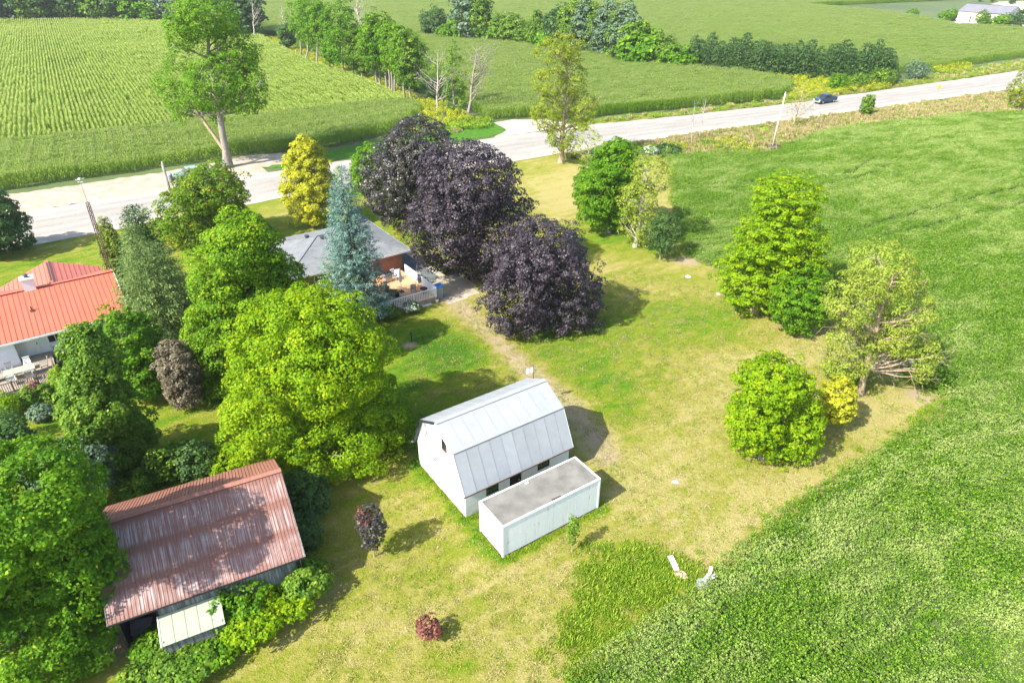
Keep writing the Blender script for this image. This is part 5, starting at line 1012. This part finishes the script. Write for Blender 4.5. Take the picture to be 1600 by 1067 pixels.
# bushes round the rusty barn
BUSH = [((462, 800), (430, 735, 512, 812), 'leaf_deep', 'dark bush hugging the far corner of the rusty barn'), ((478, 850), (445, 800, 505, 862), 'leaf_deep', 'dark green bush beside the gable wall of the rusty barn'), ((480, 925), (440, 870, 512, 935), 'leaf_mid', 'bush at the near right corner of the plank wall'),
 ((440, 950), (385, 895, 490, 965), 'leaf_bright', 'yellow green bush in front of the plank wall'), ((385, 985), (340, 925, 440, 1000), 'leaf_bright', 'large yellow green bush between the lean-to and the lawn'), ((366, 962), (318, 893, 420, 985), 'leaf_green', 'vines climbing over the right end of the lean-to'),
 ((325, 1020), (268, 972, 385, 1040), 'leaf_green', 'leafy bush below the pale green lean-to'), ((292, 1012), (248, 975, 335, 1022), 'leaf_mid', 'bush hiding the front wall of the pale green lean-to'),
 ((290, 1045), (240, 1000, 345, 1060), 'leaf_mid', 'low bush on the lawn edge near the bottom of the picture'), ((240, 1065), (190, 1025, 300, 1085), 'leaf_mid', 'low bush touching the bottom edge right of the corner maple'), ((235, 1020), (205, 985, 268, 1032), 'leaf_green', 'small bush by the dirt patch under the lean-to'),
 ((245, 745), (215, 690, 290, 765), 'leaf_mid', 'bush behind the rusty barn, left one'), ((300, 740), (270, 690, 345, 762), 'leaf_deep', 'bush behind the rusty barn ridge, middle one'), ((350, 730), (325, 690, 400, 745), 'leaf_bright', 'light bush behind the rusty barn next to the big maple'), ((205, 775), (180, 735, 240, 790), 'leaf_mid', 'bush at the foot of the slender tree')]
for i, (b_, bb_, lf, lb) in enumerate(BUSH): shrub('bush', lb, b_, bb_, lf, 3600, .19, .42, 50 + i, 'bush', lumps=.28)
# flower bed under the deck with the brown rail
BED = [((10, 650), (-20, 612, 32, 652), 'leaf_bright', 'yellow green clump at the left end of the flower bed'), ((45, 635), (28, 604, 62, 638), 'leaf_mid', 'green clump in the flower bed below the railing'), ((50, 618), (36, 596, 64, 618), 'flower_pink', 'pink flowering plant in the bed below the deck railing'), ((72, 628), (58, 598, 88, 630), 'leaf_mid', 'green clump right of the pink flowers'), ((92, 615), (76, 575, 112, 620), 'leaf_bright', 'climbing plant at the corner post of the grey deck'),
 ((20, 690), (-10, 640, 45, 692), 'leaf_deep', 'dark low clump below the flower bed'), ((60, 655), (40, 630, 85, 660), 'leaf_bluegreen', 'blue green low plants edging the flower bed')]
for i, (b_, bb_, lf, lb) in enumerate(BED): shrub('garden_plant', lb, b_, bb_, lf, 1500, .16, .28, 80 + i, 'plant')
shrub('flowering_bush', 'white flowering bush against the front of the tan deck', (641, 489), (630, 470, 654, 488), 'flower_white', 1500, .14, .25, 88, 'bush'); shrub('bush', 'light green bush at the foot of the blue spruce', (607, 497), (595, 478, 622, 497), 'leaf_mid', 1500, .16, .3, 89, 'bush'); 
shrub('hedge_plant', 'green plants under the purple maple beside the driveway kerb', (655, 375), (628, 350, 690, 392), 'leaf_bright', 1800, .2, .35, 90, 'plant'); shrub('flower_tub', 'plant with lime leaves at the edge of the concrete patio', (697, 428), (686, 408, 708, 430), 'leaf_bright', 700, .16, .25, 91, 'plant')

# row of trees in the corn, upper left
ROWT = [((450, 82), (436, 40, 462, 72), 0), ((470, 96), (448, -5, 498, 72), 1), ((480, 104), (462, -12, 512, 70), 1), ((495, 107), (484, 0, 524, 78), 1), ((516, 118), (503, 58, 530, 100), 1), ((521, 116), (510, 50, 535, 98), 1), ((537, 125), (510, -2, 560, 95), 1), ((552, 126), (538, 48, 568, 108), 2), ((559, 126), (545, 40, 575, 110), 2), ((566, 128), (553, 60, 578, 112), 2),
 ((590, 141), (560, 20, 604, 106), 1), ((594, 139), (578, 28, 615, 108), 1), ((603, 142), (590, 25, 622, 112), 2), ((608, 147), (592, 34, 634, 112), 1), ((612, 148), (600, 45, 636, 114), 1), ((617, 151), (604, 50, 640, 118), 2), ((632, 160), (606, 44, 652, 130), 1), ((641, 162), (618, 50, 663, 132), 2), ((709, 178), (692, 68, 724, 172), 2)]
ORD = ['first', 'second', 'third', 'fourth', 'fifth', 'sixth', 'seventh', 'eighth', 'ninth', 'tenth', 'eleventh', 'twelfth', 'thirteenth', 'fourteenth', 'fifteenth', 'sixteenth', 'seventeenth', 'eighteenth', 'nineteenth', 'twentieth', 'twenty-first', 'twenty-second', 'twenty-third', 'twenty-fourth']
for i, (b_, bb_, k) in enumerate(ROWT[:-1]):
    tree('field_maple', '%s from the left of the tall trees with bare lower trunks in the corn' % ORD[i], b_, bb_, ['leaf_deep', 'leaf_green', 'leaf_mid'][k], 'bark_grey', 4200, .46, 1.15, seed=120 + i, limbs=5, trunk=.26, group='row of tall trees across the corn fields', lumps=.25)
tree('field_tree', 'narrow thinly leaved tree between the two dead trees by the road', *ROWT[-1][:2], 'leaf_mid', 'bark_grey', 2600, .34, .7, 'egg', seed=150, limbs=22, twigs=2, gaps=.4, fill=0., trunk=.18)
def dead_tree(label, base, bb, seed, n=26, trunk=.22, bk='bark_dead', leafn=0, leaf='leaf_pale'):
    bx_, by_, dx, zc, rx, rz = crown_fit(base, bb); t = thing('dead_tree', label, 'tree', (bx_, by_, 0)); me, C = crown_mesh('crown', leaf, rx, rz, zc, dx, max(leafn, 30), .22, 1.2, seed, fill=0.)
    if leafn: ob('crown', me, t)
    ob('trunk', wood_mesh('trunk', bk, zc + rz * .8, trunk, C, seed, n, (dx, 0), 5, .2, tw=1.3), t); return t
dead_tree('bare white branched dead tree at the end of the tree row', (682, 175), (652, 68, 722, 150), 151, 26, .2); dead_tree('tall grey brown bare tree nearest the corn driveway', (731, 182), (716, 60, 778, 140), 152, 30, .3, 'bark_grey', 300)
dead_tree('bare dead tree rising behind the middle of the tree row', (560, 112), (538, -40, 588, 60), 153, 22, .25); dead_tree('thin bare dead tree at the far end of the tree row', (447, 80), (428, 0, 458, 60), 154, 20, .2); dead_tree('bare trunked dead tree behind the forked maple', (398, 66), (382, -20, 412, 40), 155, 18, .25)
dead_tree('left one of the two bare saplings beside the road', (1081, 223), (1064, 150, 1100, 208), 156, 14, .09); dead_tree('right one of the two bare saplings beside the road', (1092, 217), (1085, 148, 1116, 200), 157, 14, .09)
dead_tree('half bare tree with thin leaves beside the pickup', (1240, 197), (1226, 128, 1278, 188), 158, 22, .14, 'bark_tan', 420, 'leaf_olive')
tree('young_maple', 'small leafy tree alone on the verge right of the pickup', (1354, 181), (1345, 148, 1368, 178), 'leaf_mid', 'bark_tan', 1500, .34, .6, seed=160, limbs=6, trunk=.09)
tree('roadside_tree', 'thin leaved tree at the right edge beside the leaning pole', (1592, 172), (1576, 110, 1618, 166), 'leaf_olive', 'bark_tan', 2200, .36, .8, seed=161, limbs=14, twigs=2, gaps=.25, trunk=.14)
# shrubs by the road
for i, (b_, bb_, lf, lb) in enumerate([((1311, 142), (1296, 116, 1326, 142), 'leaf_green', 'round green bush at the foot of the plantation near the pickup'), ((1375, 134), (1358, 106, 1400, 134), 'leaf_mid', 'green bush at the right end of the plantation'), ((1433, 124), (1414, 95, 1452, 124), 'leaf_bluegreen', 'grey green bush alone right of the plantation'), ((1345, 138), (1328, 116, 1362, 138), 'leaf_mid', 'middle bush between the round bush and the plantation end'),
  ((1015, 243), (1004, 228, 1024, 245), 'flower_white', 'white flowering bush at the edge of the bean field'), ((1042, 241), (1022, 226, 1064, 243), 'leaf_deep', 'dark low bush beside the white flowering one'), ((1195, 205), (1182, 198, 1208, 208), 'leaf_pale', 'pale shrub on the verge below the road'), ((720, 196), (700, 184, 765, 198), 'leaf_weed', 'low bush beside the bare trees at the corn driveway'), ((1208, 236), (1198, 226, 1218, 238), 'leaf_brown', 'dry brown bush at the foot of the leaning roadside pole')]):
    shrub('roadside_bush', lb, b_, bb_, lf, 1800, .34, .7, 170 + i, 'bush')

# tree row and plantation across the middle distance: a few crowns, each copied and placed as its own tree
PROTO = {}
def proto(kind, seed):
    key = (kind, seed)
    if key not in PROTO:
        if kind == 'round': me, C = crown_mesh('crown', 'leaf_mid', 4, 5, 6, 0, 3400, .62, 1.3, seed, lumps=.3, zmin=.2)
        elif kind == 'tall': me, C = crown_mesh('crown', 'leaf_mid', 3.6, 7.5, 8.6, 0, 4200, .6, 1.2, seed, 'egg', lumps=.32, zmin=.2)
        elif kind == 'pale': me, C = crown_mesh('crown', 'leaf_bluegreen', 3.6, 7.0, 8.2, 0, 3800, .6, 1.2, seed, 'egg', lumps=.34, zmin=.2)
        elif kind == 'dark': me, C = crown_mesh('crown', 'leaf_deep', 4, 6, 7, 0, 3600, .62, 1.3, seed, lumps=.3, zmin=.2)
        elif kind == 'spruce': me, C = conifer_mesh('crown', 'leaf_deep', 2.6, 8.6, seed, 2600, .5, .2, .15, .75, .8, .62, 2.0)
        elif kind == 'bush': me, C = crown_mesh('crown', 'leaf_green', 3.2, 2.6, 2.2, 0, 2000, .55, 1.0, seed, lumps=.3, zmin=.1)
        PROTO[key] = (me, wood_mesh('trunk', 'bark_grey', 7 if kind != 'bush' else 2.5, .25, C, seed, 3))
    return PROTO[key]
HREF = dict(round=11, tall=16, pale=15, dark=13, spruce=8.8, bush=5)
def far_tree(name, kind, seed, base, top, label, group=None, wide=1.):
    me, tr = proto(kind, seed); x, y = G(*base); h = min(hgt(*base, top), 26); s = h / HREF[kind]
    t = thing(name, label, 'tree', (x, y, 0), seed * 1.7 + x, group); t.scale = (s * wide, s * wide, s); ob('crown', me, t); ob('trunk', tr, t)
    return t
MIDT = [(668, 60, 22, 'dark'), (684, 61, 12, 'dark'), (700, 64, 40, 'bush'), (716, 66, 30, 'bush'), (735, 68, -40, 'pale'), (752, 70, -25, 'tall'), (768, 70, 30, 'bush'), (782, 72, 24, 'round'), (797, 74, 22, 'round'), (812, 76, 30, 'round'), (826, 79, 26, 'tall'), (838, 80, 14, 'tall'), (854, 82, 40, 'bush'), (867, 84, 12, 'dark'), (880, 86, 6, 'tall'), (896, 88, 2, 'tall'), (912, 90, -2, 'pale'), (928, 92, 2, 'tall'), (944, 95, 6, 'pale'), (958, 97, 10, 'tall'), (974, 99, 8, 'pale'), (986, 101, 30, 'round'), (1000, 105, 45, 'bush'), (1012, 106, 60, 'bush'), (1026, 108, 52, 'tall'), (1040, 110, 60, 'round'), (1056, 112, 74, 'bush'), (1070, 113, 80, 'bush')]
for i, (px, py, tp, kd) in enumerate(MIDT):
    far_tree({'bush': 'far_bush', 'tall': 'poplar_tree', 'pale': 'willow_tree'}.get(kd, 'far_tree'), kd, i % 3 + 1, (px, py), tp, '%s %s from the left in the tree line beyond the corn' % ({'bush': 'low bushy tree,', 'tall': 'tall leafy tree,', 'pale': 'pale willow like tree,', 'dark': 'dark green tree,', 'round': 'round green tree,'}[kd], (ORD + ['twenty-fifth', 'twenty-sixth', 'twenty-seventh', 'twenty-eighth'])[i]), 'tree line beyond the corn', 1.1 if kd != 'tall' else .95)
rg = random.Random(8); k = 0
for row in range(2):
    for i in range(19):
        px = 1082 + i * 17 + row * 8 + rg.uniform(-2, 2); py = 113 + (px - 1082) * .058 - row * 7; tp = py - 50 - rg.uniform(-9, 9) - (4 if row else 0)
        if row and i == 18: continue
        far_tree('plantation_spruce', 'spruce', k % 4 + 1, (px, py), tp, 'dark spruce in the dense plantation beyond the road, one of two even rows', 'spruce plantation', rg.uniform(.9, 1.35)); k += 1
for i, (px, py, tp, kd) in enumerate([(8, 37, -40, 'dark'), (32, 36, -50, 'dark'), (58, 36, -45, 'round'), (84, 36, -50, 'dark'), (110, 36, -42, 'tall'), (136, 36, -48, 'dark'), (160, 37, -40, 'round'), (185, 37, -45, 'dark'), (208, 37, -36, 'tall'), (228, 37, -10, 'bush'), (246, 36, -40, 'pale'), (268, 38, -35, 'pale'), (292, 40, -30, 'pale'), (318, 44, -30, 'round'), (345, 52, -30, 'tall'), (372, 58, -34, 'dark'), (388, 62, -30, 'dark'), (-25, 38, -45, 'dark')]):
    far_tree('wood_edge_tree', kd, i % 3 + 1, (px, py), tp, '%s tree of the wood beyond the striped corn, %s' % ({'bush': 'low', 'tall': 'tall', 'pale': 'pale', 'dark': 'dark', 'round': 'round'}[kd], 'cut by the left edge' if px < 0 else ORD[i] + ' from the left'), 'wood beyond the striped corn field', 1.25)
for px, py, tp, kd, lb in [(1480, 33, 15, 'bush', 'yellow green bush left of the far barn'), (1533, 41, 18, 'round', 'round tree in front of the long wall of the far barn'), (1562, 44, 22, 'bush', 'small bush at the near corner of the far barn'), (1590, 47, 14, 'dark', 'dark tree at the gable end of the far barn'), (1425, 26, 14, 'bush', 'low bush at the end of the far farm lane'), (1530, 3, -12, 'dark', 'tree showing above the far barn roof, left one'), (1550, 4, -10, 'round', 'tree showing above the far barn roof, middle one'), (1580, 9, -6, 'dark', 'tree showing above the far barn roof, right one')]:
    far_tree('farm_tree', kd, 2, (px, py), tp, lb, None, 1.2)

# ------------------------------------------------------------------ poles, tower, sign, vehicles, small things
def pole(label, base, top_z, lean=(0, 0), r=.15, mat='pole_wood', arm=False, pot=False):
    x, y = G(*base); p = thing('utility_pole', label, 'pole', (x, y, 0)); MB().tube((0, 0, -.2), (lean[0], lean[1], top_z), r, r * .7, 10).build('shaft', mat, p, smooth=True)
    q = MB(); q.tube((lean[0], lean[1], top_z - .1), (lean[0], lean[1], top_z + .22), .05, .07, 8); q.build('insulator', 'white_trim', p)
    if pot:
        q = MB(); q.lathe((lean[0] + .55, lean[1] - .1, top_z - 2.1), [(.24, 0), (.28, .08), (.28, .85), (.2, .95), (.05, 1.)], 12); q.build('transformer', 'grey_metal', p); MB().box(lean[0] + .1, lean[0] + .3, lean[1] - .05, lean[1] + .05, top_z - 1.7, top_z - 1.6).build('bracket', 'dark_metal', p)
    return p
pole('grey utility pole with a drum transformer rising from the orange tinged maple', (287, 377), hgt(287, 377, 256), (-.15, 0), .22, 'pole_wood', pot=True)
pole('pale leaning utility pole between the bare saplings and the pickup', (1205, 236), 9.6, (.55, 0), .15, 'pole_pale'); pole('leaning utility pole near the right edge beside the thin leaved tree', (1580, 172), 9.8, (.5, 0), .16, 'pole_pale')
tx, ty = G(188, 474); tw = thing('antenna_tower', 'thin lattice television tower with a mast between the cedar and the red roof', 'tower', (tx, ty, 0)); q = MB(); H_, r0 = hgt(188, 474, 316), .24
for k in range(3):
    t = 2.094 * k; q.tube((r0 * math.cos(t), r0 * math.sin(t), 0), (r0 * .7 * math.cos(t), r0 * .7 * math.sin(t), H_), .034, k=5)
q.build('legs', 'rust_dark', tw); q = MB(); n_ = 24
for i in range(n_):
    z0, z1 = H_ * i / n_, H_ * (i + 1) / n_
    for k in range(3): t0, t1 = 2.094 * k, 2.094 * (k + 1); rr0 = r0 * (1 - .3 * i / n_); rr1 = r0 * (1 - .3 * (i + 1) / n_); q.tube((rr0 * math.cos(t0), rr0 * math.sin(t0), z0), (rr1 * math.cos(t1), rr1 * math.sin(t1), z1), .017, k=4, cap=False); q.tube((rr1 * math.cos(t0), rr1 * math.sin(t0), z1), (rr1 * math.cos(t1), rr1 * math.sin(t1), z1), .017, k=4, cap=False)
q.build('braces', 'rust_dark', tw, kind='stuff'); MB().tube((0, 0, H_ - .3), (-.05, 0, H_ + 2.2), .03, .022, 6).build('mast', 'grey_metal', tw); q = MB(); q.beam((-.35, -.2, H_ + 2.15), (.3, .2, H_ + 2.2), .04); q.beam((-.3, .0, H_ + 1.9), (.2, .0, H_ + 1.9), .03); q.lathe((-.05, 0, H_ + 2.1), [(.03, 0), (.14, .05), (.12, .16), (.02, .2)], 8); q.build('antenna', 'white_trim', tw)
fx_, fy_ = 1.62, 43.2; fp = thing('flagpole', 'short flagpole with a plain white flag behind the white barn', 'flagpole', (fx_, fy_, 0)); MB().tube((0, 0, 0), (0, 0, 4.15), .035, .025, 8).build('shaft', 'rust_dark', fp)
q = MB(); nx_, nz_ = 7, 4; n0 = 0
for i in range(nx_):
    for j in range(nz_): q.v.append((-.04 - i * .085, .05 * math.sin(i * 1.1), 3.55 + j * .15 - .02 * i + (-.02 if i > 4 and j == 0 else 0)))
for i in range(nx_ - 1):
    for j in range(nz_ - 1): a = i * nz_ + j; q.f.append((a, a + 1, a + nz_ + 1, a + nz_))
q.build('flag', 'canvas_white', fp)
tag(MB().box(-.07, .07, -.07, .07, 0, 1.0).box(-.09, .09, -.09, .09, 1.0, 1.05).build('yard_post', 'dark_metal', None, (*G(643.5, 534), 0)), 'short black post standing in the shaded lawn below the deck', 'post')
sg = thing('road_sign', 'yellow diamond warning sign on a thin post at the roadside', 'sign', (*G(1462, 156), 0)); MB().tube((0, 0, 0), (0, 0, 2.6), .04, k=6).build('post', 'grey_metal', sg)
q = MB(); d = .62; ax_ = Vector((.8, .6, 0)).cross(Vector((0, 0, 1))); e = Vector((.94, .34, 0)); c0 = Vector((0, 0, 2.75)); fr = Vector((.34, -.94, 0)) * .05; q.slab([c0 + fr + e * d, c0 + fr + Vector((0, 0, d)), c0 + fr - e * d, c0 + fr - Vector((0, 0, d))], .03); q.build('plate', 'sign_yellow', sg)

def pickup(label, loc, rz, paint):
    t = thing('pickup_truck', label, 'pickup truck', loc, rz)       # nose towards local -x
    def prism(mb, prof, y0, y1, inset=0.):
        n = len(mb.v); k = len(prof); mb.v += [(x, y0 + (inset if z > 1.15 else 0), z) for x, z in prof] + [(x, y1 - (inset if z > 1.15 else 0), z) for x, z in prof]
        mb.f.append(tuple(range(n, n + k))); mb.f.append(tuple(range(n + 2 * k - 1, n + k - 1, -1)))
        for i in range(k): j = (i + 1) % k; mb.f.append((n + i, n + k + i, n + k + j, n + j))
    q = MB(); prism(q, [(-2.85, .45), (-2.85, .95), (-2.75, 1.08), (-1.3, 1.2), (-1.3, .4)][::-1], -.98, .98); prism(q, [(-1.3, .4), (-1.3, 1.2), (1.0, 1.2), (1.0, .4)][::-1], -.98, .98)
    q.box(1.0, 2.85, -.98, -.88, .45, 1.2); q.box(1.0, 2.85, .88, .98, .45, 1.2); q.box(2.78, 2.85, -.88, .88, .45, 1.2); q.box(1.0, 2.78, -.88, .88, .45, .7); q.build('body', paint, t)
    q = MB(); prism(q, [(-1.35, 1.2), (-.65, 1.86), (.75, 1.86), (1.0, 1.2)][::-1], -.92, .92, .12); q.build('cab', paint, t)
    q = MB()
    for s_ in (-1, 1): y = s_ * .87; pr = [(-1.05, 1.28), (-.6, 1.74), (-.05, 1.74), (-.05, 1.28)]; q.poly([(x, s_ * (.935 - (z - 1.2) * .17), z) for x, z in (pr if s_ > 0 else pr[::-1])]); pr = [(.05, 1.28), (.05, 1.74), (.66, 1.74), (.85, 1.28)]; q.poly([(x, s_ * (.935 - (z - 1.2) * .17), z) for x, z in (pr if s_ > 0 else pr[::-1])])
    q.build('side_window', 'window_glass', t); MB().slab([(-1.30, -.78, 1.28), (-1.30, .78, 1.28), (-.73, .70, 1.81), (-.73, -.70, 1.81)], -.02).build('windscreen', 'window_glass', t)
    for x in (-1.85, 1.75):
        for s_ in (-1, 1):
            w_ = MB().tube((x, s_ * .78, .40), (x, s_ * 1.0, .40), .40, k=18).build('wheel', 'tyre', t); MB().tube((x, s_ * .99, .40), (x, s_ * 1.01, .40), .24, k=14).build('rim', 'rim', w_)
    MB().box(-2.95, -2.85, -.9, .9, .45, .68).build('bumper', 'rim', t); MB().box(2.85, 2.95, -.9, .9, .5, .68).build('bumper', 'rim', t); MB().box(-2.87, -2.85, -.5, .5, .7, .98).build('grille', 'dark_trim', t)
    for s_ in (-.75, .75): MB().box(-2.88, -2.84, s_ - .17, s_ + .17, .78, .96).build('headlight', 'lamp_white', t)
    return t
px_, py_ = G(1288, 162); pickup('dark blue pickup truck driving left along the road', (px_, py_, .17), R(30), 'car_blue')
pickup('silver blue vehicle on the dirt pull-off, half hidden by the orange tinged maple', (*G(302, 281), .10), R(34), 'car_silver')
# things in the grass
rg = random.Random(3)
def rock(label, px, py, r, mat='stone_white', cat='stone', flat_=.5, name='stone'):
    V = []; rn = np.random.RandomState(int(px)); q = MB(); q.lathe((0, 0, -.03), [(r * .9, 0), (r, r * flat_ * .4), (r * .75, r * flat_ * .85), (r * .3, r * flat_), (0.01, r * flat_)], 9); q.v = [(x * (1 + rn.uniform(-.16, .16)), y * (.8 + rn.uniform(-.14, .14)), z * (1 + rn.uniform(-.1, .1))) for x, y, z in q.v]
    return tag(q.build(name, mat, None, (*G(px, py), .03), rn.rand() * 3), label, cat)
rock('pale stone in the dry grass left of the tall tiered maple', 1075, 433, .35); rock('small pale stone at the left foot of the tall tiered maple', 1122, 460, .22); rock('flat pale stone cap in the middle of the dry lawn right of the barn', 1055, 753, .22, flat_=.25); rock('tan rock beside the white board', 1064, 899, .38, 'tan_stone', flat_=.45)
wb = thing('board', 'white painted board lying in the grass near the bean field corner', 'board', (*G(1052, 882), .12), R(98)); MB().box(-.55, .55, -.16, .16, 0, .05).build('panel', 'white_paint', wb); MB().box(-.75, -.55, -.15, .15, 0, .05).build('rusty_end', 'rust_plain', wb)
db = thing('scrap_pile', 'heap of grey metal and wood scrap at the edge of the beans', 'scrap', (*G(1106, 912), .05), R(40))
for i in range(9): a = rg.uniform(-.5, .5); MB().beam((rg.uniform(-.6, .2), rg.uniform(-.3, .3), rg.uniform(.05, .5)), (rg.uniform(.0, .8), rg.uniform(-.4, .4), rg.uniform(.1, .6)), rg.uniform(.08, .25), .04).build('scrap_piece', rg.choice(['grey_metal', 'pole_wood', 'canvas_white']), db)
MB().lathe((-.5, .1, 0), [(.25, 0), (.3, .05), (.3, .4), (.2, .42)], 10).build('drum', 'grey_metal', db)
ball = tag(MB().lathe((0, 0, -.28), [(.02, 0), (.18, .06), (.27, .2), (.28, .3), (.18, .48), (.02, .56)], 14).build('white_ball', 'white_paint', None, (*G(1426, 566, .45), .45), smooth=True), 'round white object under the dead limbs of the ash', 'ball')
tag(MB().tube((0, 0, 0), (.5, 1.4, 1.7), .06, .05).tube((.45, 1.3, 1.6), (1.3, 1.5, 1.75), .04).build('leaning_post', 'pole_wood', None, (*G(176, 1022), 0)), 'grey pole leaning in the shade left of the pale green lean-to', 'post')
q = MB(); q.slab([(-.6, -.4, .35), (.5, -.5, .3), (.6, .3, .5), (-.5, .4, .55)], .05); q.beam((-.5, -.3, 0), (-.5, -.3, .35), .08); q.beam((.45, .2, 0), (.45, .2, .42), .08); tag(q.build('old_bench', 'pole_wood', None, (*G(222, 985), 0), .4), 'weathered wooden bench top on the dirt under the rusty barn eave', 'bench')
# ------------------------------------------------------------------ summer haze
hz = MB().box(-720, 920, -70, 1520, -1.2, 45).v; m = bpy.data.materials.new('haze'); m.use_nodes = True; nt = m.node_tree; nt.nodes.remove(nt.nodes['Principled BSDF'])
v = nt.nodes.new('ShaderNodeVolumePrincipled'); v.inputs['Color'].default_value = (.93, .96, 1, 1); v.inputs['Density'].default_value = .00013; v.inputs['Anisotropy'].default_value = .2
nt.links.new(v.outputs[0], nt.nodes['Material Output'].inputs['Volume']); MATS['haze'] = m
tag(MB().box(-720, 920, -70, 1520, -1.2, 45).build('haze', 'haze'), kind='stuff')
